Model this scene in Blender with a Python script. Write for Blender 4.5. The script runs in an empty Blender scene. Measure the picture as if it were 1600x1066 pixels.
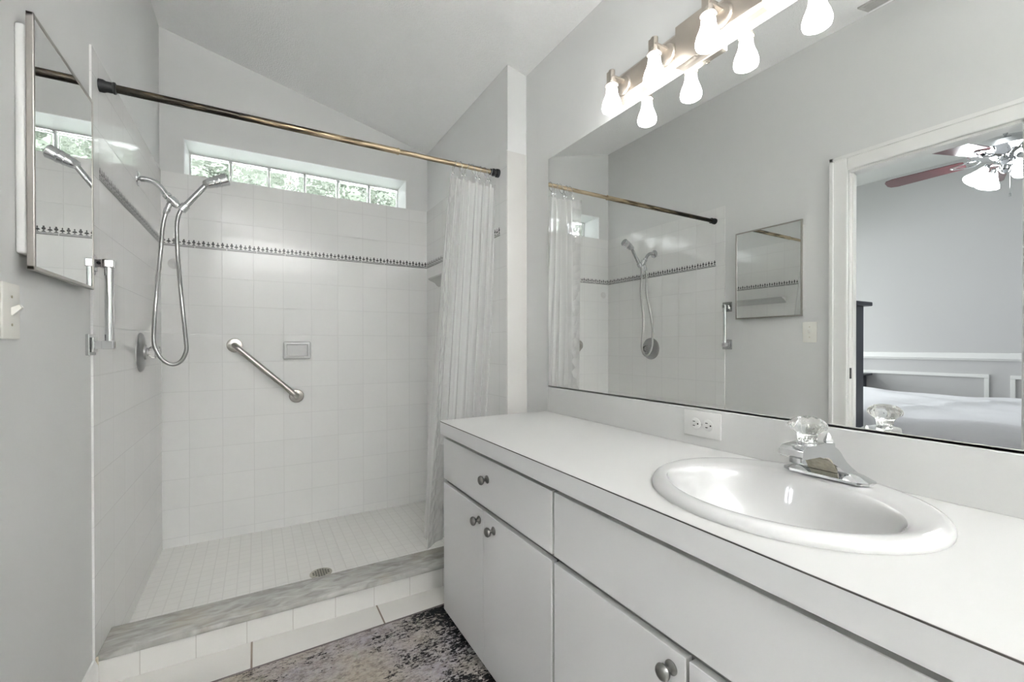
import bpy, bmesh, math, random
from mathutils import Vector, Matrix

sc = bpy.context.scene
COL = sc.collection
PI = math.pi
H = 1.135                      # camera height; floor is z = 0

# ---------------------------------------------------------------- camera
cam_d = bpy.data.cameras.new('camera')
cam = bpy.data.objects.new('camera', cam_d)
COL.objects.link(cam)
cam_d.sensor_width = 36.0
cam_d.lens = 36.0 * 686.99 / 1600.0
cam_d.shift_y = (542.82 - 533.0) / 1600.0
cam_d.clip_start = 0.02
yaw, pitch, roll = math.radians(30.1415), math.radians(-0.2961), math.radians(-0.0579)
fw = Vector((math.sin(yaw) * math.cos(pitch), math.cos(yaw) * math.cos(pitch), math.sin(pitch)))
rt = Vector((math.cos(yaw), -math.sin(yaw), 0))
up = rt.cross(fw)
rt2 = rt * math.cos(roll) + up * math.sin(roll)
up2 = up * math.cos(roll) - rt * math.sin(roll)
cam.matrix_world = Matrix(((rt2.x, up2.x, -fw.x, 0), (rt2.y, up2.y, -fw.y, 0), (rt2.z, up2.z, -fw.z, H), (0, 0, 0, 1)))
sc.camera = cam

# ---------------------------------------------------------------- world, lamps, exposure
LAMP = 3.9        # vanity shades
FANL = 4.5        # fan shades
FILL = 165.0         # unseen bowl uplight, added as fill behind the camera
SKY = 2.0
w = bpy.data.worlds.new('world'); sc.world = w; w.use_nodes = True
bgn = w.node_tree.nodes['Background']
bgn.inputs[0].default_value = (0.93, 0.97, 1.0, 1)
bgn.inputs[1].default_value = SKY
sc.view_settings.view_transform = 'Standard'
sc.view_settings.look = 'None'
sc.view_settings.gamma = 1.0
sc.view_settings.use_curve_mapping = False
sc.view_settings.exposure = 2.3
sc.cycles.use_denoising = True
sc.cycles.max_bounces = 16
sc.cycles.diffuse_bounces = 8
sc.cycles.glossy_bounces = 10
sc.cycles.transmission_bounces = 12
sc.cycles.transparent_max_bounces = 16
sc.cycles.sample_clamp_indirect = 6.0

def portal(name, loc, rot, sx, sy):
    l = bpy.data.lights.new(name, 'AREA'); l.shape = 'RECTANGLE'; l.size = sx; l.size_y = sy
    l.cycles.is_portal = True
    o = bpy.data.objects.new(name, l); COL.objects.link(o); o.location = loc; o.rotation_euler = rot
    return o
portal('bedroom_window_portal', (-2.4, 3.60, 1.55), (math.radians(-90), 0, 0), 2.4, 1.6)

# ---------------------------------------------------------------- materials
def newmat(name):
    m = bpy.data.materials.new(name); m.use_nodes = True
    return m, m.node_tree, m.node_tree.nodes, m.node_tree.links

def setp(b, **k):
    names = {'color': 'Base Color', 'rough': 'Roughness', 'metal': 'Metallic', 'spec': 'Specular IOR Level', 'coat': 'Coat Weight',
             'coat_rough': 'Coat Roughness', 'trans': 'Transmission Weight', 'ior': 'IOR', 'alpha': 'Alpha', 'sheen': 'Sheen Weight'}
    for kk, v in k.items():
        b.inputs[names[kk]].default_value = (*v, 1) if kk == 'color' else v

def simple(name, color, rough=0.5, noise=0.0, nscale=8.0, bump=0.0, bscale=200.0, bdist=0.002, **k):
    m, nt, N, L = newmat(name)
    b = N['Principled BSDF']; setp(b, color=color, rough=rough, **k)
    tc = N.new('ShaderNodeTexCoord')
    n = N.new('ShaderNodeTexNoise'); n.inputs['Scale'].default_value = nscale; n.inputs['Detail'].default_value = 4
    L.new(tc.outputs['Object'], n.inputs['Vector'])
    r = N.new('ShaderNodeMapRange'); r.inputs['To Min'].default_value = 1 - noise; r.inputs['To Max'].default_value = 1 + noise
    L.new(n.outputs['Fac'], r.inputs['Value'])
    mx = N.new('ShaderNodeMix'); mx.data_type = 'RGBA'; mx.blend_type = 'MULTIPLY'; mx.inputs['Factor'].default_value = 1
    mx.inputs['A'].default_value = (*color, 1)
    L.new(r.outputs['Result'], mx.inputs['B'])
    L.new(mx.outputs['Result'], b.inputs['Base Color'])
    if bump:
        n2 = N.new('ShaderNodeTexNoise'); n2.inputs['Scale'].default_value = bscale; n2.inputs['Detail'].default_value = 3
        L.new(tc.outputs['Object'], n2.inputs['Vector'])
        bp = N.new('ShaderNodeBump'); bp.inputs['Strength'].default_value = bump; bp.inputs['Distance'].default_value = bdist
        L.new(n2.outputs['Fac'], bp.inputs['Height']); L.new(bp.outputs['Normal'], b.inputs['Normal'])
    return m

def emit(name, color, strength):
    m, nt, N, L = newmat(name)
    b = N['Principled BSDF']; setp(b, color=color, rough=0.3)
    b.inputs['Emission Color'].default_value = (*color, 1); b.inputs['Emission Strength'].default_value = strength
    return m

def tilemat(name, color, grout, ax, pitch, off, gw, rough=0.11, bumpd=0.0005, vary=0.012, stain=0.0, wav=0.15):
    """square tiles: ax = two world axes, pitch/off per axis, gw = grout width"""
    m, nt, N, L = newmat(name)
    b = N['Principled BSDF']; setp(b, rough=rough, spec=0.5)
    g = N.new('ShaderNodeNewGeometry'); s = N.new('ShaderNodeSeparateXYZ'); L.new(g.outputs['Position'], s.inputs[0])
    masks, cells = [], []
    for i in range(2):
        a = N.new('ShaderNodeMath'); a.operation = 'SUBTRACT'; L.new(s.outputs[ax[i]], a.inputs[0]); a.inputs[1].default_value = off[i]
        d = N.new('ShaderNodeMath'); d.operation = 'DIVIDE'; L.new(a.outputs[0], d.inputs[0]); d.inputs[1].default_value = pitch[i]
        fl = N.new('ShaderNodeMath'); fl.operation = 'FLOOR'; L.new(d.outputs[0], fl.inputs[0]); cells.append(fl)
        p = N.new('ShaderNodeMath'); p.operation = 'PINGPONG'; L.new(d.outputs[0], p.inputs[0]); p.inputs[1].default_value = 0.5
        r = N.new('ShaderNodeMapRange'); L.new(p.outputs[0], r.inputs['Value'])
        r.inputs['From Min'].default_value = 0.3 * gw / pitch[i]; r.inputs['From Max'].default_value = 0.8 * gw / pitch[i]
        masks.append(r)
    mn = N.new('ShaderNodeMath'); mn.operation = 'MINIMUM'
    L.new(masks[0].outputs[0], mn.inputs[0]); L.new(masks[1].outputs[0], mn.inputs[1])
    cb = N.new('ShaderNodeCombineXYZ'); L.new(cells[0].outputs[0], cb.inputs[0]); L.new(cells[1].outputs[0], cb.inputs[1])
    wn = N.new('ShaderNodeTexWhiteNoise'); L.new(cb.outputs[0], wn.inputs['Vector'])
    vr = N.new('ShaderNodeMapRange'); L.new(wn.outputs['Value'], vr.inputs['Value'])
    vr.inputs['To Min'].default_value = 1 - vary; vr.inputs['To Max'].default_value = 1 + vary
    tcm = N.new('ShaderNodeMix'); tcm.data_type = 'RGBA'; tcm.blend_type = 'MULTIPLY'; tcm.inputs['Factor'].default_value = 1
    tcm.inputs['A'].default_value = (*color, 1); L.new(vr.outputs[0], tcm.inputs['B'])
    col = tcm.outputs['Result']
    if stain:
        n = N.new('ShaderNodeTexNoise'); n.inputs['Scale'].default_value = 2.6; n.inputs['Detail'].default_value = 5; L.new(g.outputs['Position'], n.inputs['Vector'])
        r = N.new('ShaderNodeMapRange'); L.new(n.outputs['Fac'], r.inputs['Value']); r.inputs['To Min'].default_value = 1 - stain; r.inputs['To Max'].default_value = 1 + stain
        x = N.new('ShaderNodeMix'); x.data_type = 'RGBA'; x.blend_type = 'MULTIPLY'; x.inputs['Factor'].default_value = 1
        L.new(col, x.inputs['A']); L.new(r.outputs[0], x.inputs['B']); col = x.outputs['Result']
    mx = N.new('ShaderNodeMix'); mx.data_type = 'RGBA'; mx.inputs['A'].default_value = (*grout, 1)
    L.new(mn.outputs[0], mx.inputs['Factor']); L.new(col, mx.inputs['B']); L.new(mx.outputs['Result'], b.inputs['Base Color'])
    rr = N.new('ShaderNodeMapRange'); L.new(mn.outputs[0], rr.inputs['Value']); rr.inputs['To Min'].default_value = rough + 0.05; rr.inputs['To Max'].default_value = rough
    L.new(rr.outputs[0], b.inputs['Roughness'])
    wv = N.new('ShaderNodeTexNoise'); wv.inputs['Scale'].default_value = 9; wv.inputs['Detail'].default_value = 1; L.new(g.outputs['Position'], wv.inputs['Vector'])
    ad = N.new('ShaderNodeMath'); ad.operation = 'MULTIPLY_ADD'; L.new(wv.outputs['Fac'], ad.inputs[0]); ad.inputs[1].default_value = wav; L.new(mn.outputs[0], ad.inputs[2])
    bp = N.new('ShaderNodeBump'); bp.inputs['Strength'].default_value = 0.6; bp.inputs['Distance'].default_value = bumpd
    L.new(ad.outputs[0], bp.inputs['Height']); L.new(bp.outputs['Normal'], b.inputs['Normal'])
    return m

M = {}
M['wall'] = simple('grey_wall_paint', (0.69, 0.695, 0.688), 0.55, noise=0.012, nscale=3, bump=0.12, bscale=220, bdist=0.001)
M['ceiling'] = simple('popcorn_ceiling', (0.95, 0.95, 0.95), 0.9, noise=0.02, nscale=60, bump=0.8, bscale=150, bdist=0.006)
TW = (0.80, 0.80, 0.79); TG = (0.72, 0.72, 0.71)
M['tile_xz'] = tilemat('white_tile_back', TW, TG, (0, 2), (0.161, 0.1655), (-0.337, 1.697), 0.003, stain=0.012)
M['tile_yz'] = tilemat('white_tile_side', TW, TG, (1, 2), (0.161, 0.1655), (1.997, 1.697), 0.003, stain=0.012)
M['tile_plain'] = simple('white_tile_edge', TW, 0.15)
M['tile_stub'] = simple('cream_wall_end_tile', (0.64, 0.63, 0.61), 0.2)
M['mosaic'] = tilemat('shower_floor_mosaic', (0.83, 0.82, 0.79), (0.75, 0.74, 0.71), (0, 1), (0.0535, 0.0535), (-0.46, 2.112), 0.004, rough=0.3, stain=0.02)
M['curb_tile'] = tilemat('curb_face_tile', (0.74, 0.73, 0.705), (0.52, 0.50, 0.47), (0, 2), (0.158, 0.5), (-0.352, -0.2), 0.0025, rough=0.25, stain=0.05)
M['floor'] = tilemat('bathroom_floor_tile', (0.72, 0.705, 0.675), (0.20, 0.15, 0.11), (0, 1), (0.468, 0.468), (-0.020, 1.52), 0.006, rough=0.3, stain=0.05)
M['white_paint'] = simple('white_trim_paint', (0.80, 0.80, 0.785), 0.3)
M['reveal'] = simple('white_window_reveal', (0.82, 0.83, 0.83), 0.4)
M['laminate'] = simple('white_laminate_top', (0.57, 0.57, 0.56), 0.5, noise=0.01, nscale=2, spec=0.15)
M['front'] = simple('light_grey_cabinet_front', (0.68, 0.68, 0.685), 0.35, noise=0.008, nscale=3)
M['frontedge'] = simple('cabinet_front_edge', (0.60, 0.60, 0.59), 0.5)
M['carcass'] = simple('cabinet_carcass', (0.30, 0.30, 0.29), 0.6)
M['darkline'] = simple('dark_laminate_seam', (0.05, 0.045, 0.04), 0.6)
M['toekick'] = simple('toe_kick_board', (0.35, 0.35, 0.34), 0.6)
M['porcelain'] = simple('white_porcelain', (0.58, 0.58, 0.575), 0.06, coat=0.5, coat_rough=0.03)
M['plastic'] = simple('ivory_white_plastic', (0.80, 0.79, 0.74), 0.35)
M['socket'] = simple('white_socket_plastic', (0.66, 0.655, 0.64), 0.3)
M['black'] = simple('black_rubber', (0.012, 0.012, 0.013), 0.55)
M['chrome'] = simple('polished_chrome', (0.68, 0.69, 0.70), 0.06, metal=1.0)
M['chrome_soft'] = simple('worn_chrome', (0.52, 0.53, 0.53), 0.22, metal=1.0)
M['steel'] = simple('brushed_stainless', (0.42, 0.40, 0.37), 0.32, metal=1.0, noise=0.06, nscale=60)
M['satin'] = simple('satin_chrome_plate', (0.38, 0.38, 0.38), 0.38, metal=1.0)
M['nickel'] = simple('brushed_nickel', (0.52, 0.475, 0.42), 0.40, metal=1.0, noise=0.05, nscale=30)
M['knob'] = simple('pewter_knob', (0.24, 0.235, 0.225), 0.36, metal=1.0, noise=0.12, nscale=90)
M['grime'] = simple('brown_faucet_grime', (0.40, 0.37, 0.30), 0.5, metal=0.5, noise=0.4, nscale=120)
M['drain'] = simple('drain_metal', (0.45, 0.43, 0.36), 0.4, metal=0.8)
M['navy'] = simple('dark_navy_wood', (0.030, 0.036, 0.055), 0.35)
M['navy_panel'] = simple('dark_wood_drawer_front', (0.10, 0.06, 0.075), 0.4)
M['bedwall'] = simple('bedroom_grey_blue_paint', (0.53, 0.525, 0.525), 0.6, noise=0.01, nscale=3)
M['comforter'] = simple('white_comforter', (0.80, 0.80, 0.83), 0.8, bump=0.25, bscale=30, bdist=0.01)
M['carpet'] = simple('bedroom_carpet', (0.45, 0.43, 0.40), 0.95, bump=0.5, bscale=500)
M['cream'] = simple('cream_eave_paint', (0.50, 0.48, 0.38), 0.6)
M['leaf'] = simple('tree_leaves', (0.21, 0.24, 0.195), 0.55, noise=0.5, nscale=3)
M['bark'] = simple('tree_bark', (0.20, 0.16, 0.12), 0.9)
M['mortar'] = simple('grey_block_mortar', (0.62, 0.62, 0.62), 0.7)
M['hose'] = simple('steel_hose', (0.38, 0.38, 0.37), 0.28, metal=1.0)
M['vent'] = simple('vent_grey_metal', (0.5, 0.5, 0.48), 0.5)
M['ventdark'] = simple('vent_shadow_gap', (0.08, 0.08, 0.08), 0.8)
M['seal'] = simple('yellowed_caulk', (0.55, 0.50, 0.38), 0.6)

M['shade'] = emit('frosted_glass_shade_lit', (1.0, 0.985, 0.965), LAMP)
M['fanshade'] = emit('fan_glass_shade_lit', (0.93, 0.97, 1.0), FANL)
M['fill_glow'] = emit('fill_uplight_glow', (1.0, 1.0, 1.0), FILL)

def glass(name, color, rough, bscale=0, bstr=0, bdist=0.004, ior=1.45):
    m, nt, N, L = newmat(name)
    b = N['Principled BSDF']; setp(b, color=color, rough=rough, trans=1.0, ior=ior)
    if bscale:
        tc = N.new('ShaderNodeTexCoord'); n = N.new('ShaderNodeTexNoise'); n.inputs['Scale'].default_value = bscale; n.inputs['Detail'].default_value = 1
        L.new(tc.outputs['Object'], n.inputs['Vector'])
        bp = N.new('ShaderNodeBump'); bp.inputs['Strength'].default_value = bstr; bp.inputs['Distance'].default_value = bdist
        L.new(n.outputs['Fac'], bp.inputs['Height']); L.new(bp.outputs['Normal'], b.inputs['Normal'])
    return m
M['block_glass'] = glass('wavy_glass_block', (0.985, 1.0, 0.99), 0.0, 26, 0.45, 0.006)
M['acrylic'] = glass('clear_acrylic', (0.97, 0.97, 0.95), 0.02)
M['clear_glass'] = glass('clear_shade_neck', (1, 1, 1), 0.0)

def mirror_mat():
    m, nt, N, L = newmat('silvered_mirror')
    b = N['Principled BSDF']; setp(b, color=(0.91, 0.92, 0.91), rough=0.0, metal=1.0)
    return m
M['mirror'] = mirror_mat()

def curtain_mat(name, vs, bs, bd, tf):
    m, nt, N, L = newmat(name)
    b = N['Principled BSDF']; setp(b, color=(0.93, 0.93, 0.92), rough=0.18, spec=0.8)
    tc = N.new('ShaderNodeTexCoord')
    vo = N.new('ShaderNodeTexVoronoi'); vo.inputs['Scale'].default_value = vs; L.new(tc.outputs['Object'], vo.inputs['Vector'])
    bp = N.new('ShaderNodeBump'); bp.inputs['Strength'].default_value = bs; bp.inputs['Distance'].default_value = bd
    L.new(vo.outputs['Distance'], bp.inputs['Height']); L.new(bp.outputs['Normal'], b.inputs['Normal'])
    tr = N.new('ShaderNodeBsdfTransparent'); tr.inputs[0].default_value = (0.97, 0.97, 0.97, 1)
    tl = N.new('ShaderNodeBsdfTranslucent'); tl.inputs[0].default_value = (0.9, 0.9, 0.9, 1)
    m1 = N.new('ShaderNodeMixShader'); m1.inputs[0].default_value = 0.45
    L.new(b.outputs[0], m1.inputs[1]); L.new(tl.outputs[0], m1.inputs[2])
    m2 = N.new('ShaderNodeMixShader'); m2.inputs[0].default_value = tf
    L.new(m1.outputs[0], m2.inputs[1]); L.new(tr.outputs[0], m2.inputs[2])
    L.new(m2.outputs[0], N['Material Output'].inputs['Surface'])
    return m
M['curtain'] = curtain_mat('clear_vinyl_curtain', 30, 0.35, 0.003, 0.34)
M['curtain_bumpy'] = curtain_mat('bumpy_vinyl_curtain', 24, 1.0, 0.03, 0.40)

def marble_mat():
    m, nt, N, L = newmat('grey_veined_marble')
    b = N['Principled BSDF']; setp(b, rough=0.25)
    tc = N.new('ShaderNodeTexCoord'); mp = N.new('ShaderNodeMapping')
    mp.inputs['Rotation'].default_value = (0, 0, math.radians(24)); mp.inputs['Scale'].default_value = (7, 20, 8)
    L.new(tc.outputs['Object'], mp.inputs[0])
    n = N.new('ShaderNodeTexNoise'); n.inputs['Scale'].default_value = 1.5; n.inputs['Detail'].default_value = 8; n.inputs['Distortion'].default_value = 0.9
    L.new(mp.outputs[0], n.inputs['Vector'])
    cr = N.new('ShaderNodeValToRGB'); e = cr.color_ramp.elements
    e[0].position = 0.30; e[0].color = (0.30, 0.295, 0.27, 1); e[1].position = 0.75; e[1].color = (0.56, 0.56, 0.54, 1)
    x = e.new(0.5); x.color = (0.42, 0.415, 0.39, 1)
    L.new(n.outputs['Fac'], cr.inputs[0])
    n2 = N.new('ShaderNodeTexNoise'); n2.inputs['Scale'].default_value = 5; n2.inputs['Detail'].default_value = 4; L.new(tc.outputs['Object'], n2.inputs['Vector'])
    r = N.new('ShaderNodeMapRange'); L.new(n2.outputs['Fac'], r.inputs['Value']); r.inputs['From Min'].default_value = 0.52; r.inputs['From Max'].default_value = 0.75; r.inputs['To Max'].default_value = 0.5
    mx = N.new('ShaderNodeMix'); mx.data_type = 'RGBA'; L.new(r.outputs[0], mx.inputs['Factor']); L.new(cr.outputs[0], mx.inputs['A']); mx.inputs['B'].default_value = (0.50, 0.44, 0.33, 1)
    L.new(mx.outputs['Result'], b.inputs['Base Color'])
    return m
M['marble'] = marble_mat()

def rod_mat():
    m, nt, N, L = newmat('tarnished_brass_rod')
    b = N['Principled BSDF']; setp(b, rough=0.30, metal=0.9)
    tc = N.new('ShaderNodeTexCoord'); s = N.new('ShaderNodeSeparateXYZ'); L.new(tc.outputs['Object'], s.inputs[0])
    mp = N.new('ShaderNodeMapping'); mp.inputs['Scale'].default_value = (9, 90, 90); L.new(tc.outputs['Object'], mp.inputs[0])
    n = N.new('ShaderNodeTexNoise'); n.inputs['Scale'].default_value = 1.0; n.inputs['Detail'].default_value = 5; L.new(mp.outputs[0], n.inputs['Vector'])
    g = N.new('ShaderNodeMapRange'); L.new(s.outputs[0], g.inputs['Value']); g.inputs['From Min'].default_value = 0.32; g.inputs['From Max'].default_value = 1.05
    g.inputs['To Min'].default_value = -0.12; g.inputs['To Max'].default_value = 0.30
    a = N.new('ShaderNodeMath'); a.operation = 'ADD'; L.new(n.outputs['Fac'], a.inputs[0]); L.new(g.outputs[0], a.inputs[1])
    cr = N.new('ShaderNodeValToRGB'); e = cr.color_ramp.elements
    e[0].position = 0.44; e[0].color = (0.030, 0.026, 0.021, 1); e[1].position = 0.80; e[1].color = (0.46, 0.37, 0.25, 1)
    x = e.new(0.60); x.color = (0.17, 0.13, 0.08, 1)
    L.new(a.outputs[0], cr.inputs[0]); L.new(cr.outputs[0], b.inputs['Base Color'])
    return m
M['rod'] = rod_mat()

def rug_mat():
    m, nt, N, L = newmat('distressed_rug')
    b = N['Principled BSDF']; setp(b, rough=0.95, spec=0.1)
    g = N.new('ShaderNodeNewGeometry'); s = N.new('ShaderNodeSeparateXYZ'); L.new(g.outputs['Position'], s.inputs[0])
    def noise(scale, det, sx=1, sy=1, rough=0.5):
        mp = N.new('ShaderNodeMapping'); mp.inputs['Scale'].default_value = (sx, sy, 1); L.new(g.outputs['Position'], mp.inputs[0])
        n = N.new('ShaderNodeTexNoise'); n.inputs['Scale'].default_value = scale; n.inputs['Detail'].default_value = det; n.inputs['Roughness'].default_value = rough
        L.new(mp.outputs[0], n.inputs['Vector']); return n.outputs['Fac']
    def rng(v, a, b_, c=0.0, d=1.0):
        r = N.new('ShaderNodeMapRange'); L.new(v, r.inputs['Value'])
        for k, x in zip(('From Min', 'From Max', 'To Min', 'To Max'), (a, b_, c, d)): r.inputs[k].default_value = x
        return r.outputs[0]
    def mix(f, a, b_):
        x = N.new('ShaderNodeMix'); x.data_type = 'RGBA'; L.new(f, x.inputs['Factor'])
        for k, v in (('A', a), ('B', b_)):
            if isinstance(v, tuple): x.inputs[k].default_value = (*v, 1)
            else: L.new(v, x.inputs[k])
        return x.outputs['Result']
    base = mix(rng(noise(5, 4), 0.35, 0.65), (0.50, 0.45, 0.39), (0.46, 0.43, 0.46))
    base = mix(rng(noise(7, 3, 1.3, 0.8), 0.58, 0.70, 0, 0.6), base, (0.26, 0.36, 0.25))
    base = mix(rng(noise(38, 8, 1, 1.5, 0.7), 0.44, 0.66, 0, 0.85), base, (0.20, 0.175, 0.165))
    base = mix(rng(noise(90, 6, 1, 1.8, 0.7), 0.52, 0.66, 0, 0.6), base, (0.66, 0.62, 0.57))
    # dark worn border: closer to the far and right edges, more black flecks
    e1 = rng(s.outputs[0], 0.32, 0.74); e2 = rng(s.outputs[1], 1.60, 1.80)
    mxm = N.new('ShaderNodeMath'); mxm.operation = 'MAXIMUM'; L.new(e1, mxm.inputs[0]); L.new(rng(e2, 0, 1, 0, 0.45), mxm.inputs[1])
    big = rng(noise(6, 6), 0.35, 0.65, -0.42, 0.55)
    ad = N.new('ShaderNodeMath'); ad.operation = 'ADD'; L.new(mxm.outputs[0], ad.inputs[0]); L.new(big, ad.inputs[1])
    sc_ = rng(ad.outputs[0], -0.2, 1.1, -0.15, 0.12)
    fl = N.new('ShaderNodeMath'); fl.operation = 'ADD'; L.new(noise(62, 7, 1.0, 1.9, 0.7), fl.inputs[0]); L.new(sc_, fl.inputs[1])
    col = mix(rng(fl.outputs[0], 0.50, 0.58), base, (0.018, 0.017, 0.018))
    hs = N.new('ShaderNodeHueSaturation'); hs.inputs['Value'].default_value = 0.74; hs.inputs['Saturation'].default_value = 1.15; L.new(col, hs.inputs['Color']); L.new(hs.outputs[0], b.inputs['Base Color'])
    n = N.new('ShaderNodeBump'); n.inputs['Strength'].default_value = 0.6; n.inputs['Distance'].default_value = 0.003
    L.new(noise(400, 2), n.inputs['Height']); L.new(n.outputs['Normal'], b.inputs['Normal'])
    return m
M['rug'] = rug_mat()
M['rugedge'] = simple('rug_binding', (0.12, 0.10, 0.10), 0.9)

def cherry_mat():
    m = simple('cherry_fan_blade', (0.10, 0.025, 0.03), 0.28, coat=1.0, coat_rough=0.12, noise=0.25, nscale=20)
    return m
M['blade'] = cherry_mat()

# ---------------------------------------------------------------- mesh helpers
WL = {}            # world location of every object
def finish(bm, name, mats, parent=None, loc=None, smooth=False, kind=None):
    bmesh.ops.recalc_face_normals(bm, faces=bm.faces)
    if parent is not None:
        base = WL[parent]
    elif loc is not None:
        base = Vector(loc)
    else:
        xs = [v.co for v in bm.verts]
        base = Vector(((min(v.x for v in xs) + max(v.x for v in xs)) / 2, (min(v.y for v in xs) + max(v.y for v in xs)) / 2, min(v.z for v in xs)))
    for v in bm.verts: v.co -= base
    me = bpy.data.meshes.new(name); bm.to_mesh(me); bm.free()
    if not isinstance(mats, (list, tuple)): mats = [mats]
    for m in mats: me.materials.append(M[m] if isinstance(m, str) else m)
    if smooth:
        for p in me.polygons: p.use_smooth = True
        try: me.set_sharp_from_angle(angle=math.radians(smooth if smooth is not True else 40))
        except Exception: pass
    o = bpy.data.objects.new(name, me); COL.objects.link(o)
    if parent is not None:
        o.parent = parent; o.location = (0, 0, 0)
    else:
        o.location = base
    WL[o] = Vector(base)
    if kind: o['kind'] = kind
    return o

def thing(name, label, cat, loc, group=None):
    o = bpy.data.objects.new(name, None); COL.objects.link(o); o.location = loc; o.empty_display_size = 0.05
    WL[o] = Vector(loc); o['label'] = label; o['category'] = cat
    if group: o['group'] = group
    return o

def tag(o, label, cat, group=None, kind=None):
    o['label'] = label; o['category'] = cat
    if group: o['group'] = group
    if kind: o['kind'] = kind
    return o

def copy_tree(o, parent=None, shift=(0, 0, 0)):
    c = o.copy(); COL.objects.link(c); c.parent = parent
    WL[c] = WL[o] + Vector(shift)
    if parent is None: c.location = WL[c]
    for ch in list(o.children): copy_tree(ch, c, shift)
    return c

def B(): return bmesh.new()

def box(bm, x0, x1, y0, y1, z0, z1, bev=0.0, seg=2, mi=0):
    vs = [bm.verts.new((x, y, z)) for z in (z0, z1) for y in (y0, y1) for x in (x0, x1)]
    q = [(0, 2, 3, 1), (4, 5, 7, 6), (0, 1, 5, 4), (2, 6, 7, 3), (0, 4, 6, 2), (1, 3, 7, 5)]
    fs = [bm.faces.new([vs[i] for i in f]) for f in q]
    for f in fs: f.material_index = mi
    if bev:
        es = set(e for f in fs for e in f.edges)
        r = bmesh.ops.bevel(bm, geom=list(es), offset=bev, segments=seg, profile=0.5, affect='EDGES')
        for f in r['faces']: f.material_index = mi
    return vs

def frame_of(d):
    d = Vector(d).normalized()
    a = Vector((0, 0, 1)) if abs(d.z) < 0.9 else Vector((1, 0, 0))
    u = d.cross(a).normalized(); v = u.cross(d).normalized()
    return d, u, v

def lathe(bm, c, d, prof, n=32, mi=0, cap0=True, cap1=True, sx=1, sy=1):
    """prof: list of (r, t) along axis d from c"""
    c = Vector(c); d, u, v = frame_of(d)
    rings = []
    for r, t in prof:
        if r < 1e-6: rings.append([bm.verts.new(c + d * t)])
        else: rings.append([bm.verts.new(c + d * t + (u * math.cos(2 * PI * k / n) * sx + v * math.sin(2 * PI * k / n) * sy) * r) for k in range(n)])
    for a, b in zip(rings, rings[1:]):
        for k in range(n):
            k2 = (k + 1) % n
            if len(a) == 1 and len(b) == 1: continue
            if len(a) == 1: f = bm.faces.new((a[0], b[k], b[k2]))
            elif len(b) == 1: f = bm.faces.new((a[k], b[0], a[k2]))
            else: f = bm.faces.new((a[k], b[k], b[k2], a[k2]))
            f.material_index = mi
    if cap0 and len(rings[0]) > 1: bm.faces.new(rings[0]).material_index = mi
    if cap1 and len(rings[-1]) > 1: bm.faces.new(rings[-1]).material_index = mi

def cyl(bm, a, b, r, n=24, mi=0, r2=None):
    a = Vector(a); b = Vector(b); L_ = (b - a).length
    lathe(bm, a, b - a, [(r, 0), (r if r2 is None else r2, L_)], n, mi)

def smooth_path(pts, sub=6):
    P_ = [Vector(p) for p in pts]; out = []
    for i in range(len(P_) - 1):
        p0 = P_[max(i - 1, 0)]; p1 = P_[i]; p2 = P_[i + 1]; p3 = P_[min(i + 2, len(P_) - 1)]
        for k in range(sub):
            t = k / sub
            out.append(0.5 * ((2 * p1) + (p2 - p0) * t + (2 * p0 - 5 * p1 + 4 * p2 - p3) * t * t + (3 * p1 - p0 - 3 * p2 + p3) * t ** 3))
    out.append(P_[-1]); return out

def tube(bm, pts, r, n=16, mi=0, rf=None):
    """tube along pts with parallel transported frame; rf(i) radius factor"""
    P_ = [Vector(p) for p in pts]
    d, u, v = frame_of(P_[1] - P_[0]); rings = []
    for i, p in enumerate(P_):
        dd = (P_[min(i + 1, len(P_) - 1)] - P_[max(i - 1, 0)]).normalized()
        u = (u - dd * u.dot(dd)).normalized(); v = dd.cross(u)
        rr = r * (rf(i) if rf else 1)
        rings.append([bm.verts.new(p + (u * math.cos(2 * PI * k / n) + v * math.sin(2 * PI * k / n)) * rr) for k in range(n)])
    for a, b in zip(rings, rings[1:]):
        for k in range(n):
            bm.faces.new((a[k], b[k], b[(k + 1) % n], a[(k + 1) % n])).material_index = mi
    bm.faces.new(rings[0]).material_index = mi; bm.faces.new(rings[-1]).material_index = mi

def prism(bm, poly, axis, a, b, mi=0):
    """poly: 2D points in the two other axes order; extruded along axis from a to b"""
    def P3(p, t):
        if axis == 'x': return (t, p[0], p[1])
        if axis == 'y': return (p[0], t, p[1])
        return (p[0], p[1], t)
    A = [bm.verts.new(P3(p, a)) for p in poly]; Bv = [bm.verts.new(P3(p, b)) for p in poly]
    bm.faces.new(A).material_index = mi; bm.faces.new(Bv).material_index = mi
    n = len(poly)
    for i in range(n): bm.faces.new((A[i], Bv[i], Bv[(i + 1) % n], A[(i + 1) % n])).material_index = mi

def bevel_all(bm, off, seg=2, ang=30):
    es = [e for e in bm.edges if len(e.link_faces) == 2 and e.calc_face_angle(0) > math.radians(ang)]
    bmesh.ops.bevel(bm, geom=es, offset=off, segments=seg, profile=0.5, affect='EDGES')

def struct(name, bm, mats, parent=None, smooth=False, loc=(0, 0, 0)):
    return finish(bm, name, mats, parent, loc if parent is None else None, smooth, 'structure' if parent is None else None)

# ---------------------------------------------------------------- room constants
XL, XR, XS = -0.467, 1.200, 1.090
YB, YS, YN = 3.118, 1.919, -2.60
XLO = -0.548                      # bedroom side of the partition
ZT = 2.1125                       # top of the shower tile
ZBB, ZBT = 1.697, 1.742           # decorative band
def zc(x): return 2.513 - 0.2423 * (x - 1.2)
DY0, DY1, DZ = 0.528, 1.181, 2.105    # door opening in the left wall
BX, BY0, BY1, BZ = -3.90, -1.60, 3.50, 3.05

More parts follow.
